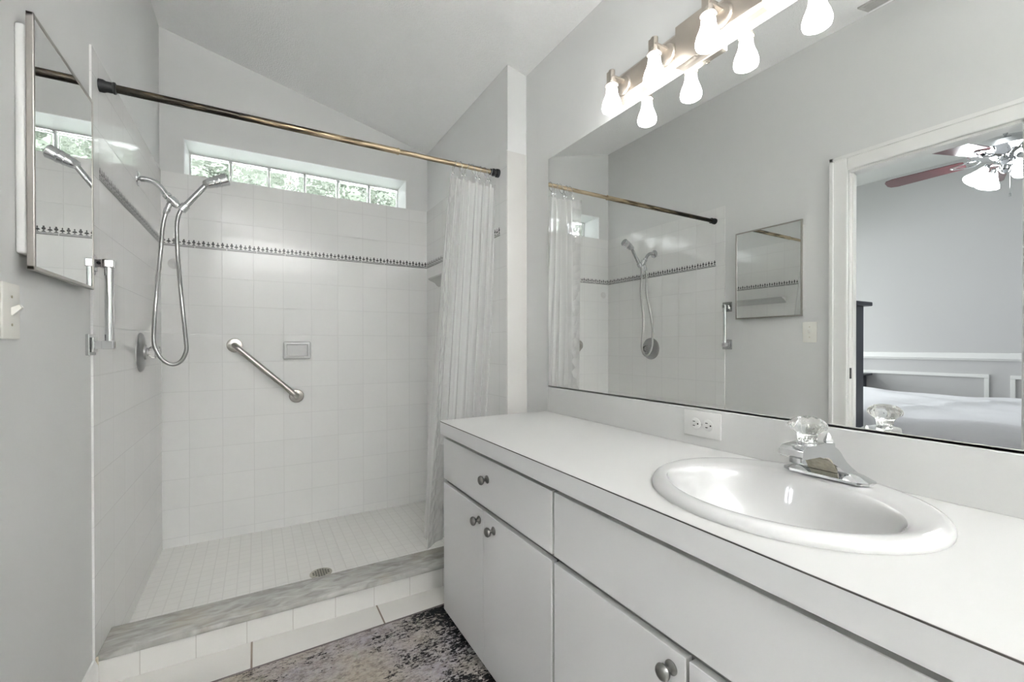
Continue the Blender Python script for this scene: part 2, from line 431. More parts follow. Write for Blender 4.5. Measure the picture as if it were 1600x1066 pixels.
# floor
bm = B(); box(bm, XL - 0.06, XR, YN, YS + 0.1, -0.05, 0.0); struct('floor', bm, 'floor')
bm = B(); box(bm, XL, XS, 2.05, YB, -0.05, -0.010); struct('floor_shower', bm, 'mosaic')
bm = B(); box(bm, BX, XL - 0.06, BY0, BY1, -0.05, 0.0); struct('floor_bedroom', bm, 'carpet')

# sloping popcorn ceiling
bm = B()
prism(bm, [(XL - 0.02, zc(XL - 0.02)), (XR + 0.02, zc(XR + 0.02)), (XR + 0.02, zc(XR) + 0.12), (XL - 0.02, zc(XL) + 0.12)], 'y', YN, YB + 0.02)
struct('ceiling', bm, 'ceiling')
bm = B(); box(bm, BX, XLO, BY0, BY1, BZ, BZ + 0.06); struct('ceiling_bedroom', bm, 'white_paint')

# walls
bm = B(); box(bm, XR, XR + 0.1, YN, YB + 0.28, -0.05, 2.6); struct('wall_right', bm, 'wall')
bm = B(); box(bm, XS, XR, YS, YB, -0.05, zc(XS) + 0.02); struct('wall_shower_right', bm, 'wall')
bm = B()
for a in ((DY1, YB + 0.28, -0.05, 3.0), (YN, DY0, -0.05, 3.0), (DY0, DY1, DZ, 3.0)):
    box(bm, XLO, XL, *a)
struct('wall_left', bm, 'wall')
WX0, WX1, WZ0, WZ1 = -0.357, 0.934, 2.112, 2.316
bm = B()
for a in ((XL - 0.02, WX0, -0.05, 3.0), (WX1, XR, -0.05, 3.0), (WX0, WX1, -0.05, WZ0), (WX0, WX1, WZ1, 3.0)):
    box(bm, a[0], a[1], YB, YB + 0.28, a[2], a[3])
struct('wall_back', bm, 'wall')
bm = B(); box(bm, XL - 0.02, XR + 0.1, YN - 0.1, YN, -0.05, 3.0); struct('wall_near', bm, 'wall')
# bedroom shell with its daylight window in the end wall
bm = B(); box(bm, BX - 0.1, BX, BY0, BY1, -0.05, BZ); struct('wall_bedroom_far', bm, 'bedwall')
bm = B(); box(bm, BX, XLO, BY0 - 0.1, BY0, -0.05, BZ); struct('wall_bedroom_near', bm, 'bedwall')
bm = B()
for a in ((BX, -3.6, -0.05, BZ), (-1.2, XLO, -0.05, BZ), (-3.6, -1.2, -0.05, 0.75), (-3.6, -1.2, 2.35, BZ)):
    box(bm, a[0], a[1], BY1, BY1 + 0.1, a[2], a[3])
struct('wall_bedroom_end', bm, 'bedwall')
# chair rail and picture frame mouldings on the bedroom wall
bm = B(); box(bm, BX, BX + 0.035, BY0, BY1, 0.988, 1.052, 0.008); box(bm, BX, BX + 0.018, BY0, BY1, 0.975, 0.99); struct('trim_1', bm, 'white_paint')
def panel_frame(n, y0, y1, z0, z1, wd=0.035):
    bm = B()
    for a in ((y0, y1, z1 - wd, z1), (y0, y1, z0, z0 + wd), (y0, y0 + wd, z0 + wd, z1 - wd), (y1 - wd, y1, z0 + wd, z1 - wd)):
        box(bm, BX, BX + 0.02, *a, bev=0.004)
    struct('trim_%d' % n, bm, 'white_paint')
panel_frame(2, 1.391, 2.75, 0.20, 0.836); panel_frame(3, 0.2, 1.25, 0.20, 0.836)

# door casing and jambs (both leave the opening clear)
bm = B()
cw = 0.088
for a in ((DY1, DY1 + cw, 0.0, DZ + cw), (DY0 - cw, DY0, 0.0, DZ + cw), (DY0, DY1, DZ, DZ + cw)):
    box(bm, XL, XL + 0.016, *a, bev=0.004)
for a in ((DY1 + cw - 0.022, DY1 + cw, 0.0, DZ + cw), (DY0 - cw, DY0 - cw + 0.022, 0.0, DZ + cw), (DY0 - cw, DY1 + cw, DZ + cw - 0.022, DZ + cw)):
    box(bm, XL + 0.012, XL + 0.022, *a, bev=0.003)
casing = struct('door_1', bm, 'white_paint')
bm = B()
box(bm, XLO, XL, DY1 - 0.006, DY1, 0, DZ); box(bm, XLO, XL, DY0, DY0 + 0.008, 0, DZ); box(bm, XLO, XL, DY0, DY1, DZ - 0.012, DZ)
box(bm, XLO + 0.028, XL - 0.028, DY1 - 0.012, DY1 - 0.006, 0, DZ - 0.012)
finish(bm, 'door_jamb', 'white_paint', casing)
bm = B(); box(bm, XL - 0.022, XL - 0.004, DY1 - 0.0085, DY1 - 0.006, 0.945, 1.005)
finish(bm, 'strike_plate', 'black', casing)

# baseboard on the left wall, stopping at the curb
bm = B(); prism(bm, [(XL, 0), (XL + 0.014, 0), (XL + 0.014, 0.085), (XL + 0.006, 0.105), (XL, 0.105)], 'y', DY1 + cw, 1.925)
struct('baseboard_left', bm, 'white_paint')

# ---------------------------------------------------------------- shower tile
TT = 0.006
bm = B()
box(bm, XL + TT, XS - TT, YB - TT, YB, -0.02, ZBB)
box(bm, XL + TT, XS - TT, YB - TT, YB, ZBT, ZT)
struct('wall_tile_back', bm, 'tile_xz')
bm = B()
box(bm, XL, XL + TT, 1.925, YB, -0.02, ZBB); box(bm, XL, XL + TT, 1.925, YB, ZBT, ZT); box(bm, XL, XL + TT, 1.925, 1.992, ZBB, ZBT)
struct('wall_tile_left', bm, 'tile_yz')
bm = B()
box(bm, XS - TT, XS, YS, YB, -0.02, ZBB); box(bm, XS - TT, XS, YS, YB, ZBT, ZT); box(bm, XS - TT, XS, YS, 1.985, ZBB, ZBT)
struct('wall_tile_right', bm, 'tile_yz')
bm = B(); box(bm, XS - TT, XR, YS - TT, YS, 0.0, ZT - 0.005, 0.002)
struct('wall_tile_end', bm, 'tile_stub')

# decorative border: white strip with dark printed motifs
def motif(bm, P0, ux, uz, nrm, kind, h):
    """printed motif standing on P0; ux = horizontal unit, uz up"""
    def poly(pts):
        vs = [bm.verts.new(P0 + ux * a + uz * b + nrm * 0.0008) for a, b in pts]
        bm.faces.new(vs).material_index = 1
    s = h
    def circ(cx, cz, r, n=8): poly([(cx + r * math.cos(2 * PI * k / n), cz + r * math.sin(2 * PI * k / n)) for k in range(n)])
    if kind == 0:
        poly([(-0.30 * s, 0.0), (0.30 * s, 0.0), (0.10 * s, 0.22 * s), (-0.10 * s, 0.22 * s)])
        circ(0, 0.55 * s, 0.26 * s); circ(0, 0.88 * s, 0.14 * s)
        poly([(-0.05 * s, 0.2 * s), (0.05 * s, 0.2 * s), (0.05 * s, 0.4 * s), (-0.05 * s, 0.4 * s)])
    else:
        poly([(-0.05 * s, 0.0), (0.05 * s, 0.0), (0.05 * s, 0.9 * s), (-0.05 * s, 0.9 * s)])
        poly([(-0.36 * s, 0.34 * s), (0, 0.18 * s), (0.36 * s, 0.34 * s), (0.12 * s, 0.58 * s), (-0.12 * s, 0.58 * s)])
        poly([(-0.12 * s, 0.74 * s), (0, 0.62 * s), (0.12 * s, 0.74 * s), (0, 0.98 * s)])
        poly([(-0.22 * s, 0.0), (0.22 * s, 0.0), (0.22 * s, 0.07 * s), (-0.22 * s, 0.07 * s)])
M['ink'] = simple('dark_border_ink', (0.07, 0.07, 0.07), 0.35)
def band(name, p0, p1, nrm):
    p0 = Vector(p0); p1 = Vector(p1); nrm = Vector(nrm); ux = (p1 - p0).normalized(); L_ = (p1 - p0).length; uz = Vector((0, 0, 1))
    bm = B()
    q = [p0, p1, p1 - nrm * 0.0055, p0 - nrm * 0.0055]
    lo = [bm.verts.new(v) for v in q]; hi = [bm.verts.new(v + uz * (ZBT - ZBB)) for v in q]
    bm.faces.new(lo); bm.faces.new(hi)
    for i in range(4): bm.faces.new((lo[i], lo[(i + 1) % 4], hi[(i + 1) % 4], hi[i]))
    n = round(L_ / 0.0232)
    for i in range(n):
        motif(bm, p0 + ux * (L_ * (i + 0.5) / n) + uz * 0.013, ux, uz, nrm, i % 2, 0.031)
    k = max(1, round(L_ / 0.161))
    for i in range(k):
        a = p0 + ux * (L_ * i / k + 0.0015); b = p0 + ux * (L_ * (i + 1) / k - 0.0015)
        for z0, z1 in ((0.0005, 0.0045), (0.0075, 0.0105)):
            bm.faces.new([bm.verts.new(x) for x in (a + uz * z0 + nrm * 0.0008, b + uz * z0 + nrm * 0.0008, b + uz * z1 + nrm * 0.0008, a + uz * z1 + nrm * 0.0008)]).material_index = 1
    o = finish(bm, name, ['tile_plain', 'ink'], None, (0, 0, 0)); o['kind'] = 'structure'; return o
band('trim_4', (XL + TT, YB - TT, ZBB), (XS - TT, YB - TT, ZBB), (0, -1, 0))
band('trim_5', (XL + TT, 1.992, ZBB), (XL + TT, YB - TT, ZBB), (1, 0, 0))
band('trim_6', (XS - TT, 1.985, ZBB), (XS - TT, YB - TT, ZBB), (-1, 0, 0))

# curb
bm = B(); box(bm, XL + TT, XS - TT, 1.950, 2.105, -0.05, 0.088)
curb = tag(finish(bm, 'shower_curb', 'curb_tile'), 'white tiled curb with grey marble top across the shower entrance', 'curb')
bm = B(); box(bm, XL + TT, XS - TT, 1.938, 2.112, 0.088, 0.110, 0.004, 2); finish(bm, 'marble_top', 'marble', curb, smooth=True)
bm = B(); box(bm, XL, XL + 0.012, 1.926, 1.938, 0.07, 0.108, 0.002); finish(bm, 'corner_caulk', 'seal', curb)

# ---------------------------------------------------------------- glass block window
bm = B()
y0, y1 = YB, YB + 0.278
t = 0.004
box(bm, WX0, WX1, y0, y1, WZ1 - t, WZ1); box(bm, WX0, WX0 + t, y0, y1, WZ0, WZ1 - t); box(bm, WX1 - t, WX1, y0, y1, WZ0, WZ1 - t); box(bm, WX0, WX1, y0, y1, WZ0 - 0.001, WZ0 + t)
win = struct('window_1', bm, 'reveal')
bw = (WX1 - WX0 - 2 * t) / 6
YW = 3.318
bm = B()
for i in range(7):
    xx = WX0 + t + i * bw
    box(bm, xx - (0.004 if i else 0), xx + (0.004 if i < 6 else 0) + (0.006 if i == 0 else 0) - (0.006 if i == 6 else 0) * 0, YW + 0.008, YW + 0.07, WZ0 + t, WZ1 - t)
box(bm, WX0 + t, WX1 - t, YW + 0.010, YW + 0.07, WZ1 - t - 0.006, WZ1 - t)
finish(bm, 'mortar_joints', 'mortar', win)
for i in range(6):
    bm = B(); a = WX0 + t + i * bw
    box(bm, a + 0.0065, a + bw - 0.0065, YW, YW + 0.078, WZ0 + t + 0.002, WZ1 - t - 0.007, 0.008, 3)
    finish(bm, 'glass_block', 'block_glass', win, smooth=True)
# eave outside and the tree beyond
bm = B(); box(bm, -1.6, 2.2, YB + 0.29, 3.90, 2.46, 2.52); box(bm, -1.6, 2.2, 3.88, 3.92, 2.44, 2.66); struct('trim_7', bm, 'cream')
bm = B(); box(bm, -5, 6, YB + 0.29, 11, -0.25, -0.15); struct('ground_outside', bm, 'leaf')
random.seed(4)
def tree(name, cx, cy, cz, r, nleaf, label):
    t_ = thing(name, label, 'tree', (cx, cy, 0))
    bm = B(); tube(bm, smooth_path([(cx, cy, 0), (cx + 0.05, cy, 1.2), (cx - 0.03, cy + 0.05, 2.4), (cx + 0.05, cy, cz)], 4), 0.09, 10, rf=lambda i: 1 - 0.05 * i); finish(bm, 'trunk', 'bark', t_, smooth=True)
    bm = B()
    for _ in range(nleaf):
        d = Vector((random.gauss(0, 1), random.gauss(0, 1), random.gauss(0, 1))).normalized() * r * random.uniform(0.35, 1.0)
        d.z *= 0.75; p = Vector((cx, cy, cz)) + d
        nn, u, v = frame_of((random.gauss(0, 1), random.gauss(0, 1), random.gauss(0, 1))); s = random.uniform(0.07, 0.13)
        bm.faces.new([bm.verts.new(p + u * s * a + v * s * b * 0.5) for a, b in ((-1, 0), (-0.2, -0.9), (1, 0), (-0.2, 0.9))])
    finish(bm, 'foliage', 'leaf', t_)
tree('garden_tree', -1.15, 6.3, 3.2, 1.30, 2600, 'green leafy tree outside the left part of the glass block window')
tree('garden_tree', 1.75, 6.3, 3.3, 1.50, 3000, 'green leafy tree outside the right part of the glass block window')

tree('garden_tree', 0.45, 9.6, 4.1, 1.75, 2600, 'green leafy tree farther off behind the other two garden trees')

# ---------------------------------------------------------------- drain
bm = B(); lathe(bm, (0.275, 2.385, -0.0095), (0, 0, 1), [(0.052, 0), (0.052, 0.002), (0.046, 0.0035), (0.0, 0.0035)], 32)
dr = tag(finish(bm, 'shower_drain', 'drain', smooth=True), 'round metal drain grate set in the white shower floor', 'drain')
bm = B()
for i in range(-3, 4):
    for j in range(-3, 4):
        if i * i + j * j <= 10:
            x, y = 0.275 + i * 0.0115, 2.385 + j * 0.0115
            box(bm, x - 0.0042, x + 0.0042, y - 0.0030, y + 0.0030, -0.0062, -0.0054)
finish(bm, 'grate_slots', 'black', dr)

# ---------------------------------------------------------------- grab bar
ga, gb = Vector((-0.114, YB - TT, 1.135)), Vector((0.219, YB - TT, 0.812))
gr = thing('grab_bar', 'diagonal brushed steel grab bar on the tiled back wall', 'grab bar', ga)
off = Vector((0, -0.052, 0)); dd = (gb - ga).normalized()
path = smooth_path([ga + Vector((0, -0.004, 0)), ga + Vector((0, -0.030, 0)) + dd * 0.004, ga + off * 0.92 + dd * 0.020, ga + off + dd * 0.05, (ga + gb) / 2 + off,
                    gb + off - dd * 0.05, gb + off * 0.92 - dd * 0.020, gb + Vector((0, -0.030, 0)) - dd * 0.004, gb + Vector((0, -0.004, 0))], 6)
bm = B(); tube(bm, path, 0.0165, 20); finish(bm, 'bar', 'steel', gr, smooth=True)
for p in (ga, gb):
    bm = B(); lathe(bm, p, (0, -1, 0), [(0.042, 0), (0.042, 0.006), (0.038, 0.011), (0.022, 0.014)], 36); finish(bm, 'flange', 'steel', gr, smooth=True)

# ---------------------------------------------------------------- soap dish
bm = B()
sx0, sx1, sz0, sz1 = 0.143, 0.300, 1.048, 1.158
yf = YB - TT
box(bm, sx0, sx1, yf - 0.040, yf, sz0, sz1, 0.010, 3)
bm.faces.ensure_lookup_table()
ff = min((f for f in bm.faces), key=lambda f: (f.calc_center_median().y, -f.calc_area()))
r = bmesh.ops.inset_region(bm, faces=[ff], thickness=0.010, depth=0)
r2 = bmesh.ops.inset_region(bm, faces=[ff], thickness=0.006, depth=-0.012)
tag(finish(bm, 'soap_dish', 'porcelain', smooth=50), 'white ceramic soap dish set in the back wall beside the grab bar', 'soap dish')

# ledge shelf on the right tile wall
bm = B()
xw = XS - TT
prism(bm, [(xw, 1.588), (xw - 0.075, 1.588), (xw - 0.075, 1.580), (xw - 0.062, 1.573), (xw - 0.030, 1.560), (xw - 0.012, 1.540), (xw, 1.535)], 'y', 2.30, 2.87)
bevel_all(bm, 0.004, 2, 50)
tag(finish(bm, 'wall_shelf', 'porcelain', smooth=50), 'small white ceramic ledge shelf on the right tile wall behind the curtain', 'shelf')

# clear suction hook on the back wall
bm = B(); lathe(bm, (-0.402, YB - TT, 1.597), (0, -1, 0), [(0.030, 0), (0.029, 0.003), (0.010, 0.010), (0.0, 0.011)], 28)
hk = tag(finish(bm, 'suction_hook', 'socket', smooth=True), 'clear suction cup hook on the back wall behind the shower hose', 'hook')
bm = B(); tube(bm, smooth_path([(-0.402, YB - 0.014, 1.600), (-0.402, YB - 0.022, 1.585), (-0.402, YB - 0.032, 1.578), (-0.402, YB - 0.038, 1.592)], 4), 0.003, 8); finish(bm, 'hook', 'socket', hk, smooth=True)

# ---------------------------------------------------------------- shower valve
VC = (XL + TT, 2.595, 1.103)
vv = thing('shower_valve', 'round chrome shower valve with clear knob on the left tile wall', 'valve', VC)
bm = B(); lathe(bm, VC, (1, 0, 0), [(0.090, 0), (0.090, 0.003), (0.084, 0.009), (0.060, 0.014), (0.034, 0.016), (0.032, 0.024), (0.018, 0.026), (0.018, 0.034)], 48); finish(bm, 'escutcheon', 'satin', vv, smooth=True)
bm = B()
n = 40
for t0, t1, rr in ((0.033, 0.072, 0.027),):
    c = Vector(VC); rings = []
    for t_, f_ in ((t0, 0.75), (t0 + 0.006, 0.95), (t1 - 0.006, 1.0), (t1, 0.85)):
        rings.append([bm.verts.new(c + Vector((t_, rr * f_ * (1 + 0.07 * math.cos(8 * 2 * PI * k / n)) * math.cos(2 * PI * k / n), rr * f_ * (1 + 0.07 * math.cos(8 * 2 * PI * k / n)) * math.sin(2 * PI * k / n)))) for k in range(n)])
    for a, b in zip(rings, rings[1:]):
        for k in range(n): bm.faces.new((a[k], b[k], b[(k + 1) % n], a[(k + 1) % n]))
    bm.faces.new(rings[0]); bm.faces.new(rings[-1])
finish(bm, 'knob', 'acrylic', vv, smooth=True)

# ---------------------------------------------------------------- hand shower
SY = 2.56
sh = thing('hand_shower', 'chrome hand shower on a curved arm from the left tile wall', 'shower', (XL + TT, SY, 1.886))
bm = B()
lathe(bm, (XL + TT, SY, 1.886), (1, 0, 0), [(0.033, 0), (0.032, 0.004), (0.022, 0.010), (0.0115, 0.012)], 32); finish(bm, 'flange', 'chrome', sh, smooth=True)
bm = B()
tube(bm, smooth_path([(XL + TT, SY, 1.886), (-0.432, SY, 1.888), (-0.404, SY, 1.882), (-0.381, SY, 1.863), (-0.360, SY, 1.832)], 6), 0.0122, 18); finish(bm, 'shower_arm', 'chrome_soft', sh, smooth=True)
bm = B()
a1 = Vector((-0.362, SY, 1.834)); a2 = Vector((-0.318, SY, 1.786)); d12 = (a2 - a1).normalized()
lathe(bm, a1, d12, [(0.013, 0), (0.018, 0.003), (0.018, 0.018), (0.014, 0.020), (0.014, 0.024), (0.020, 0.027), (0.021, 0.045), (0.016, 0.062), (0.012, 0.072)], 24)
cyl(bm, (-0.338, SY, 1.803), (-0.349, SY, 1.782), 0.012)
cyl(bm, (-0.330, SY, 1.800), (-0.318, SY, 1.825 - 0.012), 0.009)
finish(bm, 'diverter', 'chrome', sh, smooth=True)
bm = B()
hd = (Vector((-0.203, SY, 1.909)) - Vector((-0.300, SY, 1.772))).normalized()
p = Vector((-0.304, SY, 1.766))
lathe(bm, p, hd, [(0.015, 0), (0.0185, 0.002), (0.0195, 0.030), (0.018, 0.034)], 24)
tube(bm, [(-0.318, SY, 1.786), (-0.300, SY, 1.780)], 0.010, 12)
finish(bm, 'holder', 'chrome', sh, smooth=True)
bm = B()
L_ = (Vector((-0.203, SY, 1.909)) - p).length
lathe(bm, p + hd * 0.020, hd, [(0.011, 0), (0.0135, 0.015), (0.0125, L_ * 0.5), (0.012, L_ - 0.03), (0.0145, L_ - 0.01)], 20)
finish(bm, 'handle', 'chrome_soft', sh, smooth=True)
bm = B()
ha = Vector((-0.214, SY, 1.903)); hx = (Vector((-0.119, SY, 1.948)) - ha).normalized(); ax = Vector((hx.x, 0, hx.z))
lathe(bm, ha, hx, [(0.010, -0.004), (0.018, 0.002), (0.022, 0.018), (0.025, 0.040), (0.0262, 0.041), (0.0262, 0.046), (0.025, 0.047), (0.027, 0.062), (0.0285, 0.063), (0.0285, 0.069), (0.027, 0.070), (0.030, 0.100), (0.027, 0.104), (0.0, 0.105)], 32)
finish(bm, 'spray_head', 'chrome', sh, smooth=True)
bm = B()
hose = [(-0.347, SY, 1.786), (-0.352, SY, 1.762), (-0.361, SY, 1.742), (-0.372, SY, 1.68), (-0.383, SY + 0.01, 1.55), (-0.398, SY + 0.02, 1.34), (-0.407, SY + 0.02, 1.165), (-0.396, SY + 0.015, 1.108),
        (-0.371, SY + 0.01, 1.064), (-0.338, SY, 1.046), (-0.306, SY, 1.062), (-0.287, SY, 1.110), (-0.289, SY, 1.17), (-0.303, SY + 0.005, 1.345), (-0.318, SY + 0.01, 1.55), (-0.321, SY + 0.005, 1.68), (-0.315, SY, 1.735), (-0.304, SY, 1.768)]
hose = [(x, y, z) if z > 1.40 else (x * (SY - 0.034) / SY, SY - 0.034, H + (z - H) * (SY - 0.034) / SY) for x, y, z in hose]
hp = smooth_path(hose, 10)
tube(bm, hp, 0.0084, 14, rf=lambda i: 1 + 0.04 * (i % 2)); finish(bm, 'hose', 'hose', sh, smooth=60)
bm = B()
lathe(bm, (-0.347, SY, 1.787), (-0.35, 0, -1), [(0.0115, 0), (0.0115, 0.022), (0.0135, 0.024), (0.011, 0.045), (0.008, 0.050)], 20); finish(bm, 'hose_nut', 'chrome', sh, smooth=True)

# ---------------------------------------------------------------- chrome bar by tile edge (left wall)
HB = thing('towel_handle', 'vertical square chrome handle bar on the left wall at the tile edge', 'handle', (XL, 1.905, 1.130))
for zz in (1.137, 1.400):
    pl = B(); box(pl, XL, XL + 0.010, 1.872, 1.940, zz - 0.034, zz + 0.034, 0.002); box(pl, XL + 0.010, XL + 0.017, 1.882, 1.930, zz - 0.024, zz + 0.024, 0.002)
    finish(pl, 'mounting_plate', 'chrome_soft', HB)
    ar = B(); s_ = 1 if zz > 1.2 else -1
    box(ar, XL + 0.014, -0.404, 1.888, 1.898 + 0.006, zz + 0.020 * 0 - 0.004 - 0.010, zz + 0.012, 0.0015)
    box(ar, -0.432, -0.400, 1.880, 1.906, zz - 0.014, zz + 0.014, 0.004)
    arm = finish(ar, 'bar_arm', 'chrome', HB)
    if s_ > 0: sc_ = B(); cyl(sc_, (-0.438, 1.8885, zz), (-0.438, 1.8860, zz), 0.005, 14); finish(sc_, 'set_screw', 'black', arm)
bm = B(); cyl(bm, (-0.414, 1.893, 1.137), (-0.414, 1.893, 1.400), 0.0115, 28); finish(bm, 'bar', 'chrome', HB, smooth=True)

# ---------------------------------------------------------------- medicine cabinet
MC = thing('medicine_cabinet', 'slim mirrored medicine cabinet with steel edge on the left wall', 'medicine cabinet', (XL, 1.616, 1.307))
bm = B(); box(bm, XL, -0.4490, 1.409, 1.820, 1.343, 1.861, 0.006, 3); finish(bm, 'cabinet_body', 'white_paint', MC, smooth=True)
bm = B()
dy0, dy1, dz0, dz1 = 1.405, 1.828, 1.307, 1.889
xa, xb = -0.447, -0.434
for a in ((dy0, dy0 + 0.009, dz0, dz1), (dy1 - 0.009, dy1, dz0, dz1), (dy0, dy1, dz0, dz0 + 0.009), (dy0, dy1, dz1 - 0.009, dz1)):
    box(bm, xa, xb, *a, bev=0.0015)
box(bm, xa, xa + 0.004, dy0 + 0.005, dy1 - 0.005, dz0 + 0.005, dz1 - 0.005)
dr_ = finish(bm, 'door', 'steel', MC)
bm = B(); box(bm, xa + 0.005, xb - 0.0015, dy0 + 0.008, dy1 - 0.008, dz0 + 0.008, dz1 - 0.008); finish(bm, 'mirror_glass', 'mirror', dr_)

# ---------------------------------------------------------------- light switch (left wall)
SW = thing('light_switch', 'ivory toggle light switch on the left wall below the medicine cabinet', 'switch', (XL, 1.376, 1.149))
bm = B(); box(bm, XL, XL + 0.006, 1.337, 1.415, 1.149, 1.271, 0.0025, 2); finish(bm, 'wall_plate', 'plastic', SW, smooth=True)
bm = B(); prism(bm, [(XL + 0.005, 1.203), (XL + 0.008, 1.200), (XL + 0.023, 1.218), (XL + 0.019, 1.225), (XL + 0.005, 1.217)], 'y', 1.371, 1.381); finish(bm, 'toggle', 'plastic', SW)
for zz in (1.180, 1.241):
    bm = B(); cyl(bm, (XL + 0.0055, 1.376, zz), (XL + 0.0068, 1.376, zz), 0.003, 12); finish(bm, 'screw', 'seal', SW)

# ---------------------------------------------------------------- shower rod
RY, RZ = 2.003, 2.021
RD = thing('shower_rod', 'tarnished brass shower curtain rod spanning the shower opening', 'curtain rod', (XL + TT, RY, RZ))
bm = B(); cyl(bm, (XL + TT + 0.01, RY, RZ), (0.56, RY, RZ), 0.0135, 28); finish(bm, 'outer_tube', 'rod', RD, smooth=True)
bm = B(); cyl(bm, (0.50, RY, RZ), (XS - TT - 0.01, RY, RZ), 0.0112, 28); lathe(bm, (0.555, RY, RZ), (1, 0, 0), [(0.0135, 0), (0.0150, 0.004), (0.0150, 0.010), (0.0112, 0.014)], 28); finish(bm, 'inner_tube', 'rod', RD, smooth=True)
bm = B(); lathe(bm, (XL + TT, RY, RZ), (1, 0, 0), [(0.021, 0), (0.021, 0.012), (0.0175, 0.020), (0.0175, 0.036), (0.0195, 0.038), (0.0195, 0.043), (0.014, 0.046)], 28); finish(bm, 'rubber_cap', 'black', RD, smooth=True)
bm = B(); lathe(bm, (XS - TT, RY, RZ), (-1, 0, 0), [(0.021, 0), (0.021, 0.014), (0.0165, 0.016), (0.0165, 0.024), (0.019, 0.026), (0.019, 0.034), (0.0155, 0.036), (0.0155, 0.048), (0.012, 0.05)], 28); finish(bm, 'rubber_cap', 'black', RD, smooth=True)

# curtain
random.seed(11)
CT = thing('shower_curtain', 'clear textured vinyl shower curtain bunched at the right end of the rod', 'curtain', (0.93, 2.02, 0.14))
bm = B()
NU, NV = 220, 44
ztop, zbot = 1.958, 0.135
grid = []
for j in range(NV + 1):
    v = j / NV; z = ztop + (zbot - ztop) * v
    xl = 0.825 + (0.742 - 0.825) * v ** 0.8
    xr = 1.068 - 0.006 * v
    yc = RY + 0.005 + 0.155 * max(0.0, v) ** 1.1
    row = []
    for i in range(NU + 1):
        u = i / NU
        ph = 2 * PI * (7.0 * u + 0.12 * math.sin(5 * u + 3 * v))
        amp = (0.020 + 0.010 * math.sin(9 * u + 1)) * (0.8 + 0.45 * v)
        x = xl + (xr - xl) * u + 0.007 * math.sin(2 * ph + 1)
        y = yc + amp * math.sin(ph) + 0.006 * math.sin(3.1 * ph + 4 * v)
        sag = 0.012 * (0.5 - 0.5 * math.cos(2 * PI * 7 * u)) * max(0, 1 - v * 12)
        row.append(bm.verts.new((x, y, z - sag)))
    grid.append(row)
for j in range(NV):
    for i in range(NU): bm.faces.new((grid[j][i], grid[j][i + 1], grid[j + 1][i + 1], grid[j + 1][i]))
cu = finish(bm, 'curtain_sheet', 'curtain', CT, smooth=60)
# loose bumpy edge of the sheet, turned towards the room
bm = B(); g2 = []
for j in range(NV + 1):
    v = j / NV; z = ztop - 0.004 + (zbot - ztop) * v; row = []
    k = v ** 0.9
    ax_, ay_ = 0.888 - 0.060 * k, RY + 0.020 + 0.120 * k
    bx_, by_ = 0.800 - 0.080 * k, RY - 0.050 + 0.120 * k
    for i in range(25):
        u = i / 24
        row.append(bm.verts.new((ax_ + (bx_ - ax_) * u + 0.006 * math.sin(6 * u + 3 * v), ay_ + (by_ - ay_) * u + 0.010 * math.sin(PI * u), z)))
    g2.append(row)
for j in range(NV):
    for i in range(24): bm.faces.new((g2[j][i], g2[j][i + 1], g2[j + 1][i + 1], g2[j + 1][i]))
finish(bm, 'curtain_edge', 'curtain_bumpy', CT, smooth=60)
# rings
ringx = [0.838, 0.872, 0.905, 0.940, 0.975, 1.008, 1.036]
for k, x in enumerate(ringx):
    bm = B()
    tilt = (0.16, -0.05, 0.22, -0.18, 0.10, -0.12, 0.15)[k]
    pts = []
    for q in range(25):
        a = 2 * PI * q / 24
        pts.append((x + tilt * 0.05 * math.sin(a), RY + 0.0165 * math.cos(a), RZ - 0.008 + 0.024 * math.sin(a)))
    tube(bm, pts, 0.0013, 8)
    tube(bm, smooth_path([(x - tilt * 0.05, RY + 0.002, RZ - 0.031), (x - tilt * 0.06, RY - 0.003, RZ - 0.048), (x - tilt * 0.06, RY - 0.004, RZ - 0.066)], 4), 0.0014, 8)
    lathe(bm, (x - tilt * 0.06, RY - 0.010, RZ - 0.050), (0, -1, 0), [(0.006, 0), (0.006, 0.002), (0.0, 0.004)], 12)
    o = finish(bm, 'curtain_ring', 'chrome_soft', smooth=True)
    tag(o, 'thin metal curtain ring on the right end of the brass rod', 'curtain ring', 'metal curtain rings holding the vinyl curtain')

